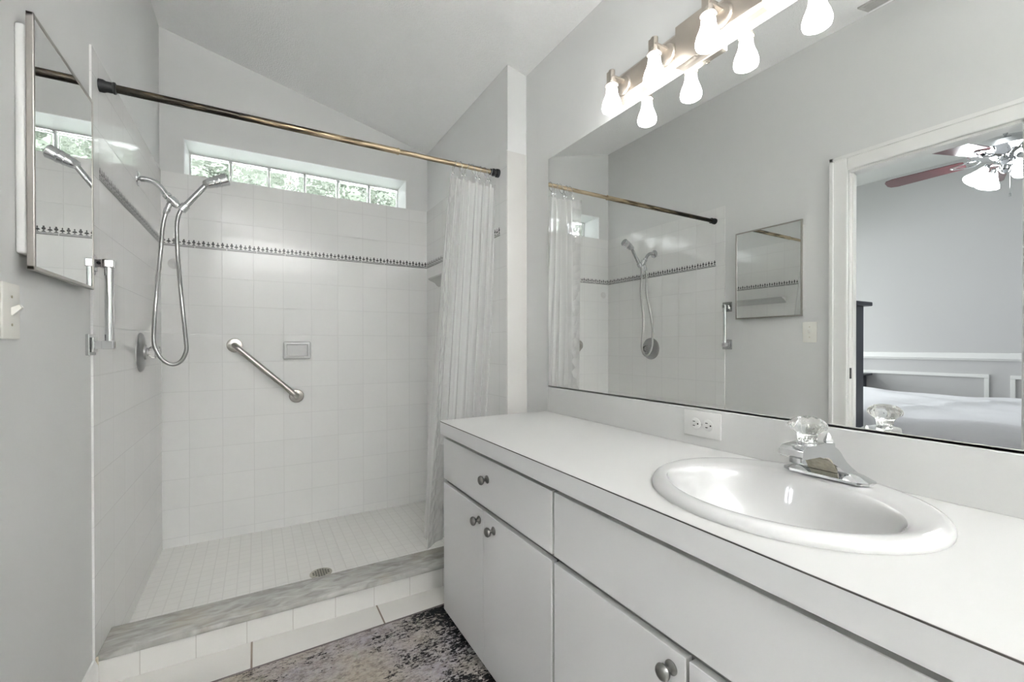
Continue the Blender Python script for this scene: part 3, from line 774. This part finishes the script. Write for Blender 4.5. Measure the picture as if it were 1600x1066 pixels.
# ---------------------------------------------------------------- vanity
XF, XC2 = 0.665, 0.684
YV = [1.712, 0.935, 0.107, -0.60]
def knob_bm(y, z, x=XF):
    bm = B()
    lathe(bm, (x, y, z), (-1, 0, 0), [(0.0135, 0), (0.0135, 0.002), (0.011, 0.004), (0.0055, 0.007), (0.005, 0.012), (0.008, 0.015), (0.0135, 0.019), (0.0155, 0.024), (0.0135, 0.029), (0.008, 0.032), (0.0, 0.033)], 28)
    return bm
def front(name, parent, y0, y1, z0, z1, knob=None, lab=None):
    bm = B(); vs = box(bm, XF, XF + 0.018, y0, y1, z0, z1, 0.0012, 1)
    for f in bm.faces:
        if abs(f.normal.x) < 0.5: f.material_index = 1
    o = finish(bm, name, ['front', 'frontedge'], parent)
    if knob: finish(knob_bm(*knob), 'knob', 'knob', o, smooth=True)
    return o
def unit(i, label, doors, split_knobs):
    ya, yb = YV[i + 1], YV[i]
    U = thing('vanity_cabinet', label, 'cabinet', (0.95, (ya + yb) / 2, 0))
    bm = B()
    x0_, x1_, a_, b_ = XC2, XR - 0.002, ya + 0.001, yb - 0.002
    box(bm, x0_, x0_ + 0.02, a_, b_, 0.045, 0.765); box(bm, x1_ - 0.01, x1_, a_, b_, 0.045, 0.765); box(bm, x0_, x1_, a_, a_ + 0.016, 0.045, 0.770); box(bm, x0_, x1_, b_ - 0.016, b_, 0.045, 0.770); box(bm, x0_, x1_, a_, b_, 0.045, 0.062)
    finish(bm, 'cabinet_body', 'carcass', U)
    bm = B(); box(bm, 0.745, XR - 0.02, ya + 0.001, yb - 0.002, 0.0, 0.045); finish(bm, 'toe_kick', 'toekick', U)
    g = 0.005
    kz = (0.583 + 0.764) / 2 + 0.012
    front('drawer' if split_knobs else 'false_front', U, ya + g, yb - g, 0.587, 0.7535, ((ya + yb) / 2 - 0.012, kz) if split_knobs else None)
    ym = doors; gd = 0.0035 if i == 1 else 0.001
    front('door', U, ym + gd, yb - g, 0.046, 0.570, ((ym + 0.030), 0.529) if not i == 1 else (ym + 0.035, 0.535))
    front('door', U, ya + g, ym - gd, 0.046, 0.570, (ym - 0.078, 0.530) if i != 1 else (ym - 0.035, 0.535))
    return U
unit(0, 'white vanity cabinet with one drawer and two doors nearest the shower', 1.343, True)
unit(1, 'white sink cabinet with wide plain false front beneath the basin', 0.521, False)
unit(2, 'white vanity cabinet at the near end under the counter', -0.245, True)
# end panel skin facing the shower
# countertop with sink cut-out
SCX, SCY, SA, SB = 0.927, 0.505, 0.234, 0.260
CX0, CX1, CY0, CY1, CZ0, CZ1 = 0.651, 1.198, -0.60, 1.722, 0.771, 0.823
bm = B()
def slabring(z):
    ra, rb = SA - 0.022, SB - 0.022
    y0, y1 = 0.22, 0.79
    el, rc = [], []
    n = 64
    corners = [(CX0, y0), (CX1, y0), (CX1, y1), (CX0, y1)]
    angs = sorted([2 * PI * k / n for k in range(n)] + [math.atan2(c[1] - SCY, c[0] - SCX) % (2 * PI) for c in corners])
    for a in angs:
        ca, sa = math.cos(a), math.sin(a)
        rr = 1 / math.sqrt((ca / ra) ** 2 + (sa / rb) ** 2)
        el.append((SCX + rr * ca, SCY + rr * sa))
        ts = []
        if ca > 1e-9: ts.append((CX1 - SCX) / ca)
        if ca < -1e-9: ts.append((CX0 - SCX) / ca)
        if sa > 1e-9: ts.append((y1 - SCY) / sa)
        if sa < -1e-9: ts.append((y0 - SCY) / sa)
        tt = min(ts); rc.append((SCX + tt * ca, SCY + tt * sa))
    return el, rc
el, rc = slabring(0)
n = len(el)
for z in (CZ0, CZ1):
    E_ = [bm.verts.new((*p, z)) for p in el]; R_ = [bm.verts.new((*p, z)) for p in rc]
    for k in range(n): bm.faces.new((E_[k], R_[k], R_[(k + 1) % n], E_[(k + 1) % n]))
    if z == CZ0: Elo = E_
    else:
        for k in range(n): bm.faces.new((Elo[k], E_[k], E_[(k + 1) % n], Elo[(k + 1) % n]))
# remaining slab areas (top, bottom) with a rounded corner at the shower end
def flat(pts):
    for z in (CZ0, CZ1): bm.faces.new([bm.verts.new((*p, z)) for p in pts])
flat([(CX0, CY0), (CX1, CY0), (CX1, 0.22), (CX0, 0.22)])
rcn = 0.022
corner = [(CX0 + rcn - rcn * math.cos(a), CY1 - rcn + rcn * math.sin(a)) for a in [PI / 2 * k / 6 for k in range(7)]]
flat([(CX0, 0.79), (CX1, 0.79), (CX1, CY1)] + corner[::-1])
rim = [(CX0, CY0)] + corner + [(CX1, CY1)]
prev = None
for p in rim:
    a, b = bm.verts.new((*p, CZ0)), bm.verts.new((*p, CZ1))
    if prev: bm.faces.new((prev[0], a, b, prev[1]))
    prev = (a, b)
bmesh.ops.remove_doubles(bm, verts=bm.verts, dist=1e-5)
TOP = tag(finish(bm, 'countertop', 'laminate'), 'long white laminate vanity countertop with a rounded front corner', 'countertop')
# front edge band (edge shading painted in the cabinet-front grey) and the dark seam above it
bm = B()
prev = None
rim2 = [(CX0, CY0)] + corner + [(CX0 + 0.2, CY1)]
def offs(p, d):
    if p[1] >= CY1 - 1e-6: return (p[0], p[1] + d)
    if p[0] <= CX0 + 1e-6: return (p[0] - d, p[1])
    c = Vector((CX0 + rcn, CY1 - rcn)); q = Vector(p) - c; q = q.normalized() * (rcn + d); return (c.x + q.x, c.y + q.y)
def strip(bm, z0, z1, d, mi):
    prev = None
    for p in rim2:
        q = offs(p, d); vs = [bm.verts.new((*p, z0)), bm.verts.new((*q, z0)), bm.verts.new((*q, z1)), bm.verts.new((*p, z1))]
        if prev:
            for k in range(4): bm.faces.new((prev[k], vs[k], vs[(k + 1) % 4], prev[(k + 1) % 4])).material_index = mi
        prev = vs
strip(bm, CZ0, CZ1 - 0.0028, 0.0012, 0); strip(bm, CZ1 - 0.0028, CZ1 - 0.0006, 0.0014, 1)
finish(bm, 'edge_band', ['front', 'darkline'], TOP)
bm = B(); box(bm, 1.180, XR, CY0, 1.700, CZ1, 0.938, 0.0015); finish(bm, 'backsplash', 'laminate', TOP)

# mirror
bm = B(); box(bm, XR - 0.006, XR, -0.45, 1.712, 0.9425, 2.012)
for f in bm.faces: f.material_index = 1
bm.faces.ensure_lookup_table()
min(bm.faces, key=lambda f: f.calc_center_median().x).material_index = 0
MR = tag(finish(bm, 'wall_mirror', ['mirror', 'vent']), 'large frameless wall mirror above the vanity backsplash', 'mirror')
bm = B(); box(bm, XR - 0.009, XR, -0.45, 1.712, 0.9385, 0.9430); box(bm, XR - 0.009, XR - 0.0075, -0.45, 1.712, 0.9385, 0.9443)
finish(bm, 'bottom_channel', 'vent', MR)

# outlet
OL = thing('wall_outlet', 'white horizontal duplex outlet on the backsplash left of the sink', 'outlet', (1.180, 0.870, 0.853))
bm = B(); box(bm, 1.175, 1.180, 0.806, 0.935, 0.853, 0.930, 0.002, 2); finish(bm, 'wall_plate', 'socket', OL, smooth=True)
for cy in (0.8915, 0.8475):
    bm = B(); lathe(bm, (1.1752, cy, 0.8915), (-1, 0, 0), [(0.0175, 0), (0.0175, 0.0012), (0.0165, 0.002), (0, 0.002)], 32); r_ = finish(bm, 'receptacle', 'socket', OL, smooth=True)
    bm = B()
    for dz in (0.0065, -0.0065): box(bm, 1.1728, 1.1734, cy + 0.0005, cy + 0.0085, 0.8915 + dz - 0.0012, 0.8915 + dz + 0.0012)
    cyl(bm, (1.1728, cy - 0.009, 0.8915), (1.1734, cy - 0.009, 0.8915), 0.0026, 12); finish(bm, 'slots', 'black', r_)
bm = B(); cyl(bm, (1.1738, 0.8695, 0.8915), (1.1752, 0.8695, 0.8915), 0.003, 12); finish(bm, 'screw', 'vent', OL)

# sink
bm = B()
prof = [  # (semi x, semi y, centre shift x, z)
    (SA, SB, 0, 0.8235), (SA + 0.001, SB + 0.001, 0, 0.830), (SA - 0.003, SB - 0.003, 0, 0.838), (SA - 0.012, SB - 0.012, 0, 0.8430), (SA - 0.024, SB - 0.022, 0, 0.8435),
    (SA - 0.042, SB - 0.036, -0.006, 0.8405), (0.186, 0.216, -0.022, 0.8385), (0.176, 0.209, -0.031, 0.835), (0.170, 0.204, -0.034, 0.824), (0.163, 0.197, -0.036, 0.800), (0.150, 0.184, -0.036, 0.765), (0.125, 0.155, -0.034, 0.722),
    (0.090, 0.112, -0.030, 0.697), (0.050, 0.060, -0.026, 0.686), (0.022, 0.022, -0.022, 0.683)]
n = 96; rings = []
for a, b, s_, z in prof:
    rings.append([bm.verts.new((SCX + s_ + a * math.cos(2 * PI * k / n), SCY + b * math.sin(2 * PI * k / n), z)) for k in range(n)])
for a, b in zip(rings, rings[1:]):
    for k in range(n): bm.faces.new((a[k], a[(k + 1) % n], b[(k + 1) % n], b[k]))
bm.faces.new(rings[-1])
SK = finish(bm, 'sink', 'porcelain', smooth=True)
tag(SK, 'white oval drop-in porcelain sink set in the vanity counter', 'sink')
md = SK.modifiers.new('sub', 'SUBSURF'); md.levels = 1; md.render_levels = 1
bm = B(); lathe(bm, (SCX - 0.022, SCY, 0.684), (0, 0, 1), [(0.021, 0), (0.021, 0.002), (0.016, 0.003), (0.015, 0.001), (0, 0.001)], 24); finish(bm, 'drain', 'chrome', SK, smooth=True)

# faucet
FX, FY, FZ = 1.106, 0.497, 0.8412
FC = thing('sink_faucet', 'chrome single handle faucet with clear round knob behind the sink', 'faucet', (FX, FY, FZ))
bm = B()
# base plate: elongated hexagon with sloping wings
def ringpts(hx, hy, cut, z): return [(FX - hx, FY - hy + cut, z), (FX - hx + cut * 0.6, FY - hy, z), (FX + hx - cut * 0.6, FY - hy, z), (FX + hx, FY - hy + cut, z), (FX + hx, FY + hy - cut, z), (FX + hx - cut * 0.6, FY + hy, z), (FX - hx + cut * 0.6, FY + hy, z), (FX - hx, FY + hy - cut, z)]
lv = [ringpts(0.027, 0.085, 0.018, FZ), ringpts(0.027, 0.085, 0.018, FZ + 0.006), ringpts(0.020, 0.064, 0.014, FZ + 0.016), ringpts(0.018, 0.048, 0.010, FZ + 0.020)]
rs = [[bm.verts.new(p) for p in q] for q in lv]
for a, b in zip(rs, rs[1:]):
    for k in range(8): bm.faces.new((a[k], a[(k + 1) % 8], b[(k + 1) % 8], b[k]))
bm.faces.new(rs[0]); bm.faces.new(rs[-1]); bevel_all(bm, 0.0015, 2, 20)
finish(bm, 'base_plate', 'chrome', FC, smooth=30)
# body: arch that sweeps from the wings up to the spout
bm = B()
secs = []   # (z, x_front, x_back, half width)
for z, xf, xb, hw in ((0.858, FX - 0.020, FX + 0.020, 0.050), (0.866, FX - 0.024, FX + 0.019, 0.040), (0.876, FX - 0.032, FX + 0.017, 0.031), (0.886, FX - 0.048, FX + 0.014, 0.026), (0.896, FX - 0.075, FX + 0.008, 0.024), (0.906, FX - 0.105, FX - 0.004, 0.023), (0.914, FX - 0.112, FX - 0.018, 0.020)):
    secs.append([bm.verts.new(p) for p in ((xf, FY - hw, z), (xb, FY - hw, z), (xb, FY + hw, z), (xf, FY + hw, z))])
for a, b in zip(secs, secs[1:]):
    for k in range(4): bm.faces.new((a[k], a[(k + 1) % 4], b[(k + 1) % 4], b[k]))
bm.faces.new(secs[0]); bm.faces.new(secs[-1]); bevel_all(bm, 0.002, 2, 30)
finish(bm, 'faucet_body', 'chrome', FC, smooth=30)
bm = B()
prism(bm, [(FX - 0.142, 0.900), (FX - 0.152, 0.906), (FX - 0.150, 0.917), (FX - 0.138, 0.9240), (FX - 0.060, 0.926), (FX - 0.020, 0.921), (FX - 0.018, 0.906), (FX - 0.075, 0.898)], 'y', FY - 0.024, FY + 0.024)
bevel_all(bm, 0.003, 2, 25)
finish(bm, 'spout', 'chrome', FC, smooth=30)
bm = B(); cyl(bm, (FX - 0.132, FY, 0.8895), (FX - 0.132, FY, 0.905), 0.011, 20); finish(bm, 'aerator', 'chrome_soft', FC, smooth=True)
bm = B(); prism(bm, [(FX - 0.0215, 0.857), (FX - 0.0265, 0.866), (FX - 0.034, 0.876), (FX - 0.050, 0.887), (FX - 0.060, 0.893), (FX - 0.058, 0.894), (FX - 0.046, 0.889), (FX - 0.020, 0.860)], 'y', FY - 0.029, FY + 0.029); finish(bm, 'underside_panel', 'grime', FC)
bm = B(); cyl(bm, (FX - 0.004, FY - 0.004, 0.862), (FX - 0.004, FY - 0.004, 0.922), 0.003, 10); lathe(bm, (FX - 0.004, FY - 0.004, 0.918), (0, 0, 1), [(0.010, 0), (0.010, 0.004), (0.002, 0.020)], 4); finish(bm, 'lift_rod', 'chrome_soft', FC, smooth=30)
bm = B(); lathe(bm, (1.007, 0.490, 0.9245), (0, 0, 1), [(0.020, 0), (0.019, 0.004), (0.012, 0.006), (0.010, 0.012)], 28); finish(bm, 'stem', 'chrome', FC, smooth=True)
bm = B()
n = 72; rings = []
for r_, t_, fl in ((0.015, 0.006, 0), (0.018, 0.007, 0.05), (0.019, 0.020, 0.06), (0.024, 0.025, 0.05), (0.037, 0.034, 0.025), (0.0395, 0.040, 0.02), (0.038, 0.045, 0.01), (0.033, 0.051, 0.0), (0.024, 0.056, 0), (0.013, 0.0585, 0), (0.004, 0.0595, 0)):
    rings.append([bm.verts.new((1.007 + 0.92 * r_ * (1 + fl * math.cos(18 * 2 * PI * k / n)) * math.cos(2 * PI * k / n), 0.490 + 0.92 * r_ * (1 + fl * math.cos(18 * 2 * PI * k / n)) * math.sin(2 * PI * k / n), 0.9245 + t_)) for k in range(n)])
for a, b in zip(rings, rings[1:]):
    for k in range(n): bm.faces.new((a[k], a[(k + 1) % n], b[(k + 1) % n], b[k]))
bm.faces.new(rings[0]); bm.faces.new(rings[-1])
finish(bm, 'knob', 'acrylic', FC, smooth=60)

# ---------------------------------------------------------------- vanity light bar
VL = thing('vanity_light', 'brushed nickel bar light with four glowing frosted bell shades over the mirror', 'light fixture', (XR, 0.890, 2.045))
bm = B()
prism(bm, [(XR, 2.040), (XR - 0.024, 2.040), (XR - 0.032, 2.052), (XR - 0.034, 2.090), (XR - 0.032, 2.128), (XR - 0.024, 2.140), (XR, 2.140)], 'y', 0.545, 1.238)
bevel_all(bm, 0.0015, 1, 40); finish(bm, 'light_bar', 'nickel', VL, smooth=20)
bm = B(); box(bm, XR - 0.040, XR, 0.822, 0.958, 2.020, 2.150, 0.002, 2); cp = finish(bm, 'centre_plate', 'nickel', VL, smooth=True)
bm = B(); lathe(bm, (XR - 0.036, 0.885, 2.0202), (0, 0, -1), [(0.006, 0), (0.006, 0.002), (0.0, 0.004)], 16); finish(bm, 'screw', 'nickel', cp, smooth=True)
LXC = 1.105
for ly in (1.188, 0.993, 0.798, 0.603):
    ar = B()
    lathe(ar, (XR - 0.033, ly, 2.083), (-1, 0, 0), [(0.034, 0), (0.034, 0.004), (0.030, 0.010), (0.012, 0.014)], 32)
    box(ar, LXC - 0.010, XR - 0.040, ly - 0.012, ly + 0.012, 2.092, 2.099, 0.001, 1)
    box(ar, LXC - 0.015, LXC - 0.011, ly - 0.012, ly + 0.012, 2.072, 2.112, 0.001, 1)
    lathe(ar, (LXC, ly, 2.068), (0, 0, 1), [(0.0165, 0), (0.0165, 0.014), (0.0115, 0.016), (0.0115, 0.050), (0.0, 0.051)], 24)
    arm = finish(ar, 'lamp_arm', 'nickel', VL, smooth=30)
    rg = B(); pts = [(LXC + 0.0215 * math.cos(2 * PI * k / 32), ly + 0.0215 * math.sin(2 * PI * k / 32), 2.066) for k in range(33)]; tube(rg, pts, 0.0022, 8); finish(rg, 'shade_ring', 'nickel', arm, smooth=True)
    nk = B(); lathe(nk, (LXC, ly, 2.066), (0, 0, -1), [(0.0200, 0), (0.0200, 0.013)], 32, cap0=False, cap1=False); finish(nk, 'glass_neck', 'clear_glass', arm, smooth=True)
    sd = B(); lathe(sd, (LXC, ly, 2.053), (0, 0, -1), [(0.019, 0), (0.0195, 0.004), (0.0200, 0.014), (0.0240, 0.028), (0.0305, 0.044), (0.0345, 0.060), (0.0350, 0.068), (0.0325, 0.077), (0.024, 0.0825), (0.0, 0.084)], 40)
    finish(sd, 'lamp_shade', 'shade', arm, smooth=True)

# ---------------------------------------------------------------- ceiling vent (seen in the mirror)
def cpt(x, y, d=0): return Vector((x, y, zc(x))) + Vector((-0.2355, 0, -0.972)) * d
bm = B()
vx0, vx1, vy0, vy1 = -0.420, -0.300, 0.72, 1.075
def slab(bm, x0, x1, y0, y1, d0, d1, mi=0):
    lo = [bm.verts.new(cpt(x, y, d0)) for x, y in ((x0, y0), (x1, y0), (x1, y1), (x0, y1))]
    hi = [bm.verts.new(cpt(x, y, d1)) for x, y in ((x0, y0), (x1, y0), (x1, y1), (x0, y1))]
    bm.faces.new(lo).material_index = mi; bm.faces.new(hi).material_index = mi
    for k in range(4): bm.faces.new((lo[k], lo[(k + 1) % 4], hi[(k + 1) % 4], hi[k])).material_index = mi
slab(bm, vx0, vx1, vy0, vy0 + 0.015, 0, 0.008); slab(bm, vx0, vx1, vy1 - 0.015, vy1, 0, 0.008); slab(bm, vx0, vx0 + 0.015, vy0, vy1, 0, 0.008); slab(bm, vx1 - 0.015, vx1, vy0, vy1, 0, 0.008)
slab(bm, vx0 + 0.01, vx1 - 0.01, vy0 + 0.01, vy1 - 0.01, 0, 0.001, 1)
VT = tag(finish(bm, 'ceiling_vent', ['vent', 'ventdark']), 'grey slatted air vent on the ceiling reflected at the mirror top', 'vent')
bm = B()
for k in range(6): slab(bm, vx0 + 0.018 + k * 0.015, vx0 + 0.027 + k * 0.015, vy0 + 0.015, vy1 - 0.015, 0.002, 0.006)
finish(bm, 'slats', 'vent', VT)

# unseen fill light shaped as an uplight bowl, added to even the lighting
LPX, LPY = 0.20, -1.95
LPZ = zc(LPX)
FLP = thing('added_fill_uplight', 'added unseen bowl uplight that fills the bathroom with even light', 'fill light', (LPX, LPY, LPZ))
bm = B(); lathe(bm, (LPX, LPY, LPZ + 0.01), (0, 0, -1), [(0.06, 0), (0.06, 0.035), (0.012, 0.045), (0.012, 0.46)], 28); finish(bm, 'fill_stem', 'nickel', FLP, smooth=30)
bm = B(); lathe(bm, (LPX, LPY, LPZ - 0.43), (0, 0, -1), [(0.205, 0.0), (0.21, 0.0), (0.20, 0.03), (0.15, 0.07), (0.07, 0.10), (0.0, 0.105), ], 48, cap0=False)
lathe(bm, (LPX, LPY, LPZ - 0.43), (0, 0, -1), [(0.205, 0.0), (0.195, 0.03), (0.145, 0.066), (0.0, 0.098)], 48, cap0=False)
finish(bm, 'fill_bowl', 'white_paint', FLP, smooth=30)
bm = B(); lathe(bm, (LPX, LPY, LPZ - 0.445), (0, 0, -1), [(0.0, 0.0), (0.197, 0.0), (0.195, 0.004), (0.0, 0.004)], 48); finish(bm, 'fill_diffuser', 'fill_glow', FLP, smooth=30)

# ---------------------------------------------------------------- rug
bm = B()
rp = [(-0.62 + 0.18, 0.62), (0.740, 0.60), (0.740, 1.797), (-0.30, 1.762), (-0.44, 1.758)]
prism(bm, rp, 'z', 0.0, 0.009)
RG = tag(finish(bm, 'bath_rug', 'rug'), 'grey, beige and black distressed rug on the floor before the vanity', 'rug')
bm = B()
for a, b in ((rp[2], rp[4]), (rp[1], rp[2])):
    d = (Vector(b) - Vector(a)).normalized() * 1.0; nn = Vector((-d.y, d.x)) * 0.004
    A, Bp = Vector(a), Vector(b)
    lo = [bm.verts.new((p.x, p.y, 0.0005)) for p in (A - nn, A + nn, Bp + nn, Bp - nn)]; hi = [bm.verts.new((p.x, p.y, 0.010)) for p in (A - nn, A + nn, Bp + nn, Bp - nn)]
    bm.faces.new(lo); bm.faces.new(hi)
    for k in range(4): bm.faces.new((lo[k], lo[(k + 1) % 4], hi[(k + 1) % 4], hi[k]))
finish(bm, 'binding', 'rugedge', RG)

# ---------------------------------------------------------------- bedroom, seen through the door in the mirror
# tall chest just inside the door
TC = thing('tall_chest', 'tall dark navy chest just inside the bedroom doorway, in the mirror', 'chest', (-0.82, 1.80, 0))
bm = B(); box(bm, -1.045, -0.580, 1.332, 2.25, 0.08, 1.385, 0.003); finish(bm, 'chest_body', 'navy', TC)
bm = B(); box(bm, -1.075, -0.570, 1.294, 2.285, 1.385, 1.412, 0.006); finish(bm, 'chest_top', 'navy', TC)
for k in range(5):
    bm = B(); box(bm, -1.060, -1.045, 1.39, 2.21, 0.12 + k * 0.25, 0.35 + k * 0.25, 0.004); f_ = finish(bm, 'drawer', 'navy', TC)
    for yy in (1.58, 2.02):
        bm = B(); lathe(bm, (-1.060, yy, 0.235 + k * 0.25), (-1, 0, 0), [(0.006, 0), (0.006, 0.012), (0.014, 0.016), (0.012, 0.024), (0, 0.026)], 16); finish(bm, 'knob', 'knob', f_, smooth=True)
for xx in (-1.02, -0.62):
    for yy in (1.36, 2.22):
        bm = B(); box(bm, xx - 0.02, xx + 0.02, yy - 0.02, yy + 0.02, 0, 0.08); finish(bm, 'leg', 'navy', TC)

# nightstand beyond the bed
NS = thing('nightstand', 'dark nightstand against the bedroom wall beyond the bed, in the mirror', 'nightstand', (-3.68, 2.66, 0))
bm = B(); box(bm, -3.87, -3.50, 2.40, 2.88, 0.06, 0.775, 0.003); finish(bm, 'stand_body', 'navy', NS)
bm = B(); box(bm, -3.885, -3.47, 2.345, 2.93, 0.775, 0.800, 0.005); finish(bm, 'stand_top', 'navy', NS)
for k in range(3):
    bm = B(); box(bm, -3.50, -3.488, 2.43, 2.85, 0.10 + 0.22 * k, 0.30 + 0.22 * k, 0.003); f_ = finish(bm, 'drawer', 'navy_panel', NS)
    bm = B(); cyl(bm, (-3.488, 2.64, 0.20 + 0.22 * k), (-3.465, 2.64, 0.20 + 0.22 * k), 0.012, 12); finish(bm, 'knob', 'knob', f_)

# bed
BD = thing('bed', 'bed with smooth white comforter reflected through the doorway', 'bed', (-2.45, 1.0, 0))
bm = B(); box(bm, -3.20, -1.35, -0.45, 2.20, 0.0, 0.30, 0.02); finish(bm, 'bed_base', 'navy', BD)
bm = B(); box(bm, -3.22, -1.33, -0.45, 2.22, 0.30, 0.60, 0.05, 3); finish(bm, 'mattress', 'comforter', BD, smooth=True)
random.seed(3)
bm = B(); NX, NY = 90, 90; gg = []
X0_, X1_, Y0_, Y1_ = -3.42, -1.10, -0.55, 2.40
def cz_(x, y):
    e = min(x - X0_, X1_ - x, y - Y0_ + 0.02, Y1_ - y)
    top = 0.675 + 0.010 * math.sin(3.1 * x + 1.7 * y) + 0.008 * math.sin(6.3 * y - 2.2 * x) + 0.006 * math.sin(11 * (x + y))
    top += 0.012 * math.exp(-((y - 1.25 - 0.25 * (x + 2)) / 0.05) ** 2) - 0.012 * math.exp(-((x + 1.9 + 0.3 * (y - 1)) / 0.07) ** 2)
    k = min(max(e / 0.22, 0), 1); k = k * k * (3 - 2 * k)
    return 0.25 + (top - 0.25) * k ** 0.45
for i in range(NX + 1):
    row = []
    for j in range(NY + 1):
        u, v = i / NX, j / NY
        x = X0_ + (X1_ - X0_) * u; y = Y0_ + (Y1_ - Y0_) * v
        row.append(bm.verts.new((x, y, cz_(x, y))))
    gg.append(row)
for i in range(NX):
    for j in range(NY): bm.faces.new((gg[i][j], gg[i + 1][j], gg[i + 1][j + 1], gg[i][j + 1]))
cf = finish(bm, 'comforter', 'comforter', BD, smooth=80)
md = cf.modifiers.new('thick', 'SOLIDIFY'); md.thickness = 0.02; md.offset = -1

# ceiling fan
FN = Vector((-2.33, 0.97, 2.52))
CF = thing('ceiling_fan', 'chrome ceiling fan with cherry blades and lit glass shades, in the mirror', 'ceiling fan', FN)
bm = B(); cyl(bm, FN + Vector((0, 0, 0.05)), (FN.x, FN.y, BZ - 0.05), 0.013); lathe(bm, (FN.x, FN.y, BZ), (0, 0, -1), [(0.075, 0), (0.070, 0.03), (0.03, 0.07), (0.013, 0.075)], 28); finish(bm, 'downrod', 'chrome_soft', CF, smooth=True)
bm = B(); lathe(bm, FN, (0, 0, 1), [(0.0, -0.035), (0.06, -0.035), (0.085, -0.02), (0.165, 0.0), (0.20, 0.025), (0.20, 0.06), (0.17, 0.09), (0.07, 0.115), (0.0, 0.12)], 40); finish(bm, 'motor_housing', 'chrome', CF, smooth=True)
for k in range(5):
    a = math.radians(90 + 72 * k); d = Vector((math.cos(a), math.sin(a), 0)); nn = Vector((-d.y, d.x, 0)); tl = math.radians(-14)
    nz = nn * math.cos(tl) + Vector((0, 0, 1)) * math.sin(tl); un = d.cross(nz).normalized()
    bm = B()
    outl = [(0.21, -0.045), (0.24, -0.055), (0.64, -0.068), (0.685, -0.055), (0.70, -0.03), (0.70, 0.03), (0.685, 0.055), (0.64, 0.068), (0.24, 0.055), (0.21, 0.045)]
    c = FN + Vector((0, 0, -0.005))
    lo = [bm.verts.new(c + d * r_ + nz * w_ - un * 0.003) for r_, w_ in outl]; hi = [bm.verts.new(c + d * r_ + nz * w_ + un * 0.003) for r_, w_ in outl]
    bm.faces.new(lo); bm.faces.new(hi)
    for q in range(len(outl)): bm.faces.new((lo[q], lo[(q + 1) % len(outl)], hi[(q + 1) % len(outl)], hi[q]))
    bl = finish(bm, 'fan_blade', 'blade', CF)
    bm = B()
    dwn = un * (-0.007 if un.z > 0 else 0.007)
    tube(bm, smooth_path([c + d * 0.12 + Vector((0, 0, 0.0)), c + d * 0.17 + nz * 0.035 + dwn, c + d * 0.26 + nz * 0.018 + dwn, c + d * 0.29 + dwn, c + d * 0.26 - nz * 0.018 + dwn, c + d * 0.17 - nz * 0.035 + dwn, c + d * 0.12], 5), 0.006, 8)
    finish(bm, 'blade_bracket', 'chrome', bl, smooth=True)
LK = FN + Vector((0, 0, -0.035))
bm = B(); lathe(bm, LK, (0, 0, -1), [(0.05, 0), (0.055, 0.02), (0.03, 0.045), (0.035, 0.07), (0.02, 0.095), (0.0, 0.105)], 28); kit = finish(bm, 'light_kit', 'chrome', CF, smooth=True)
for k in range(4):
    a = math.radians(48 + 90 * k); d = Vector((math.cos(a), math.sin(a), 0))
    p0 = LK + Vector((0, 0, -0.05)); p1 = p0 + d * 0.105 + Vector((0, 0, 0.006)); ax = (d * 0.62 + Vector((0, 0, -0.8))).normalized()
    bm = B(); tube(bm, smooth_path([p0 + d * 0.02, p0 + d * 0.05 + Vector((0, 0, 0.012)), p1], 4), 0.006, 8); lathe(bm, p1 - ax * 0.01, ax, [(0.018, 0), (0.022, 0.03)], 20); finish(bm, 'lamp_arm', 'chrome', kit, smooth=True)
    bm = B(); lathe(bm, p1 + ax * 0.015, ax, [(0.022, 0), (0.028, 0.015), (0.034, 0.035), (0.050, 0.070), (0.064, 0.095), (0.068, 0.110), (0.060, 0.108), (0.0, 0.085)], 32); finish(bm, 'lamp_shade', 'fanshade', kit, smooth=True)
bm = B(); cyl(bm, LK + Vector((0.03, -0.03, -0.06)), LK + Vector((0.03, -0.03, -0.26)), 0.0015, 6); cyl(bm, LK + Vector((0.03, -0.03, -0.26)), LK + Vector((0.03, -0.03, -0.285)), 0.005, 8); finish(bm, 'pull_chain', 'chrome_soft', kit)
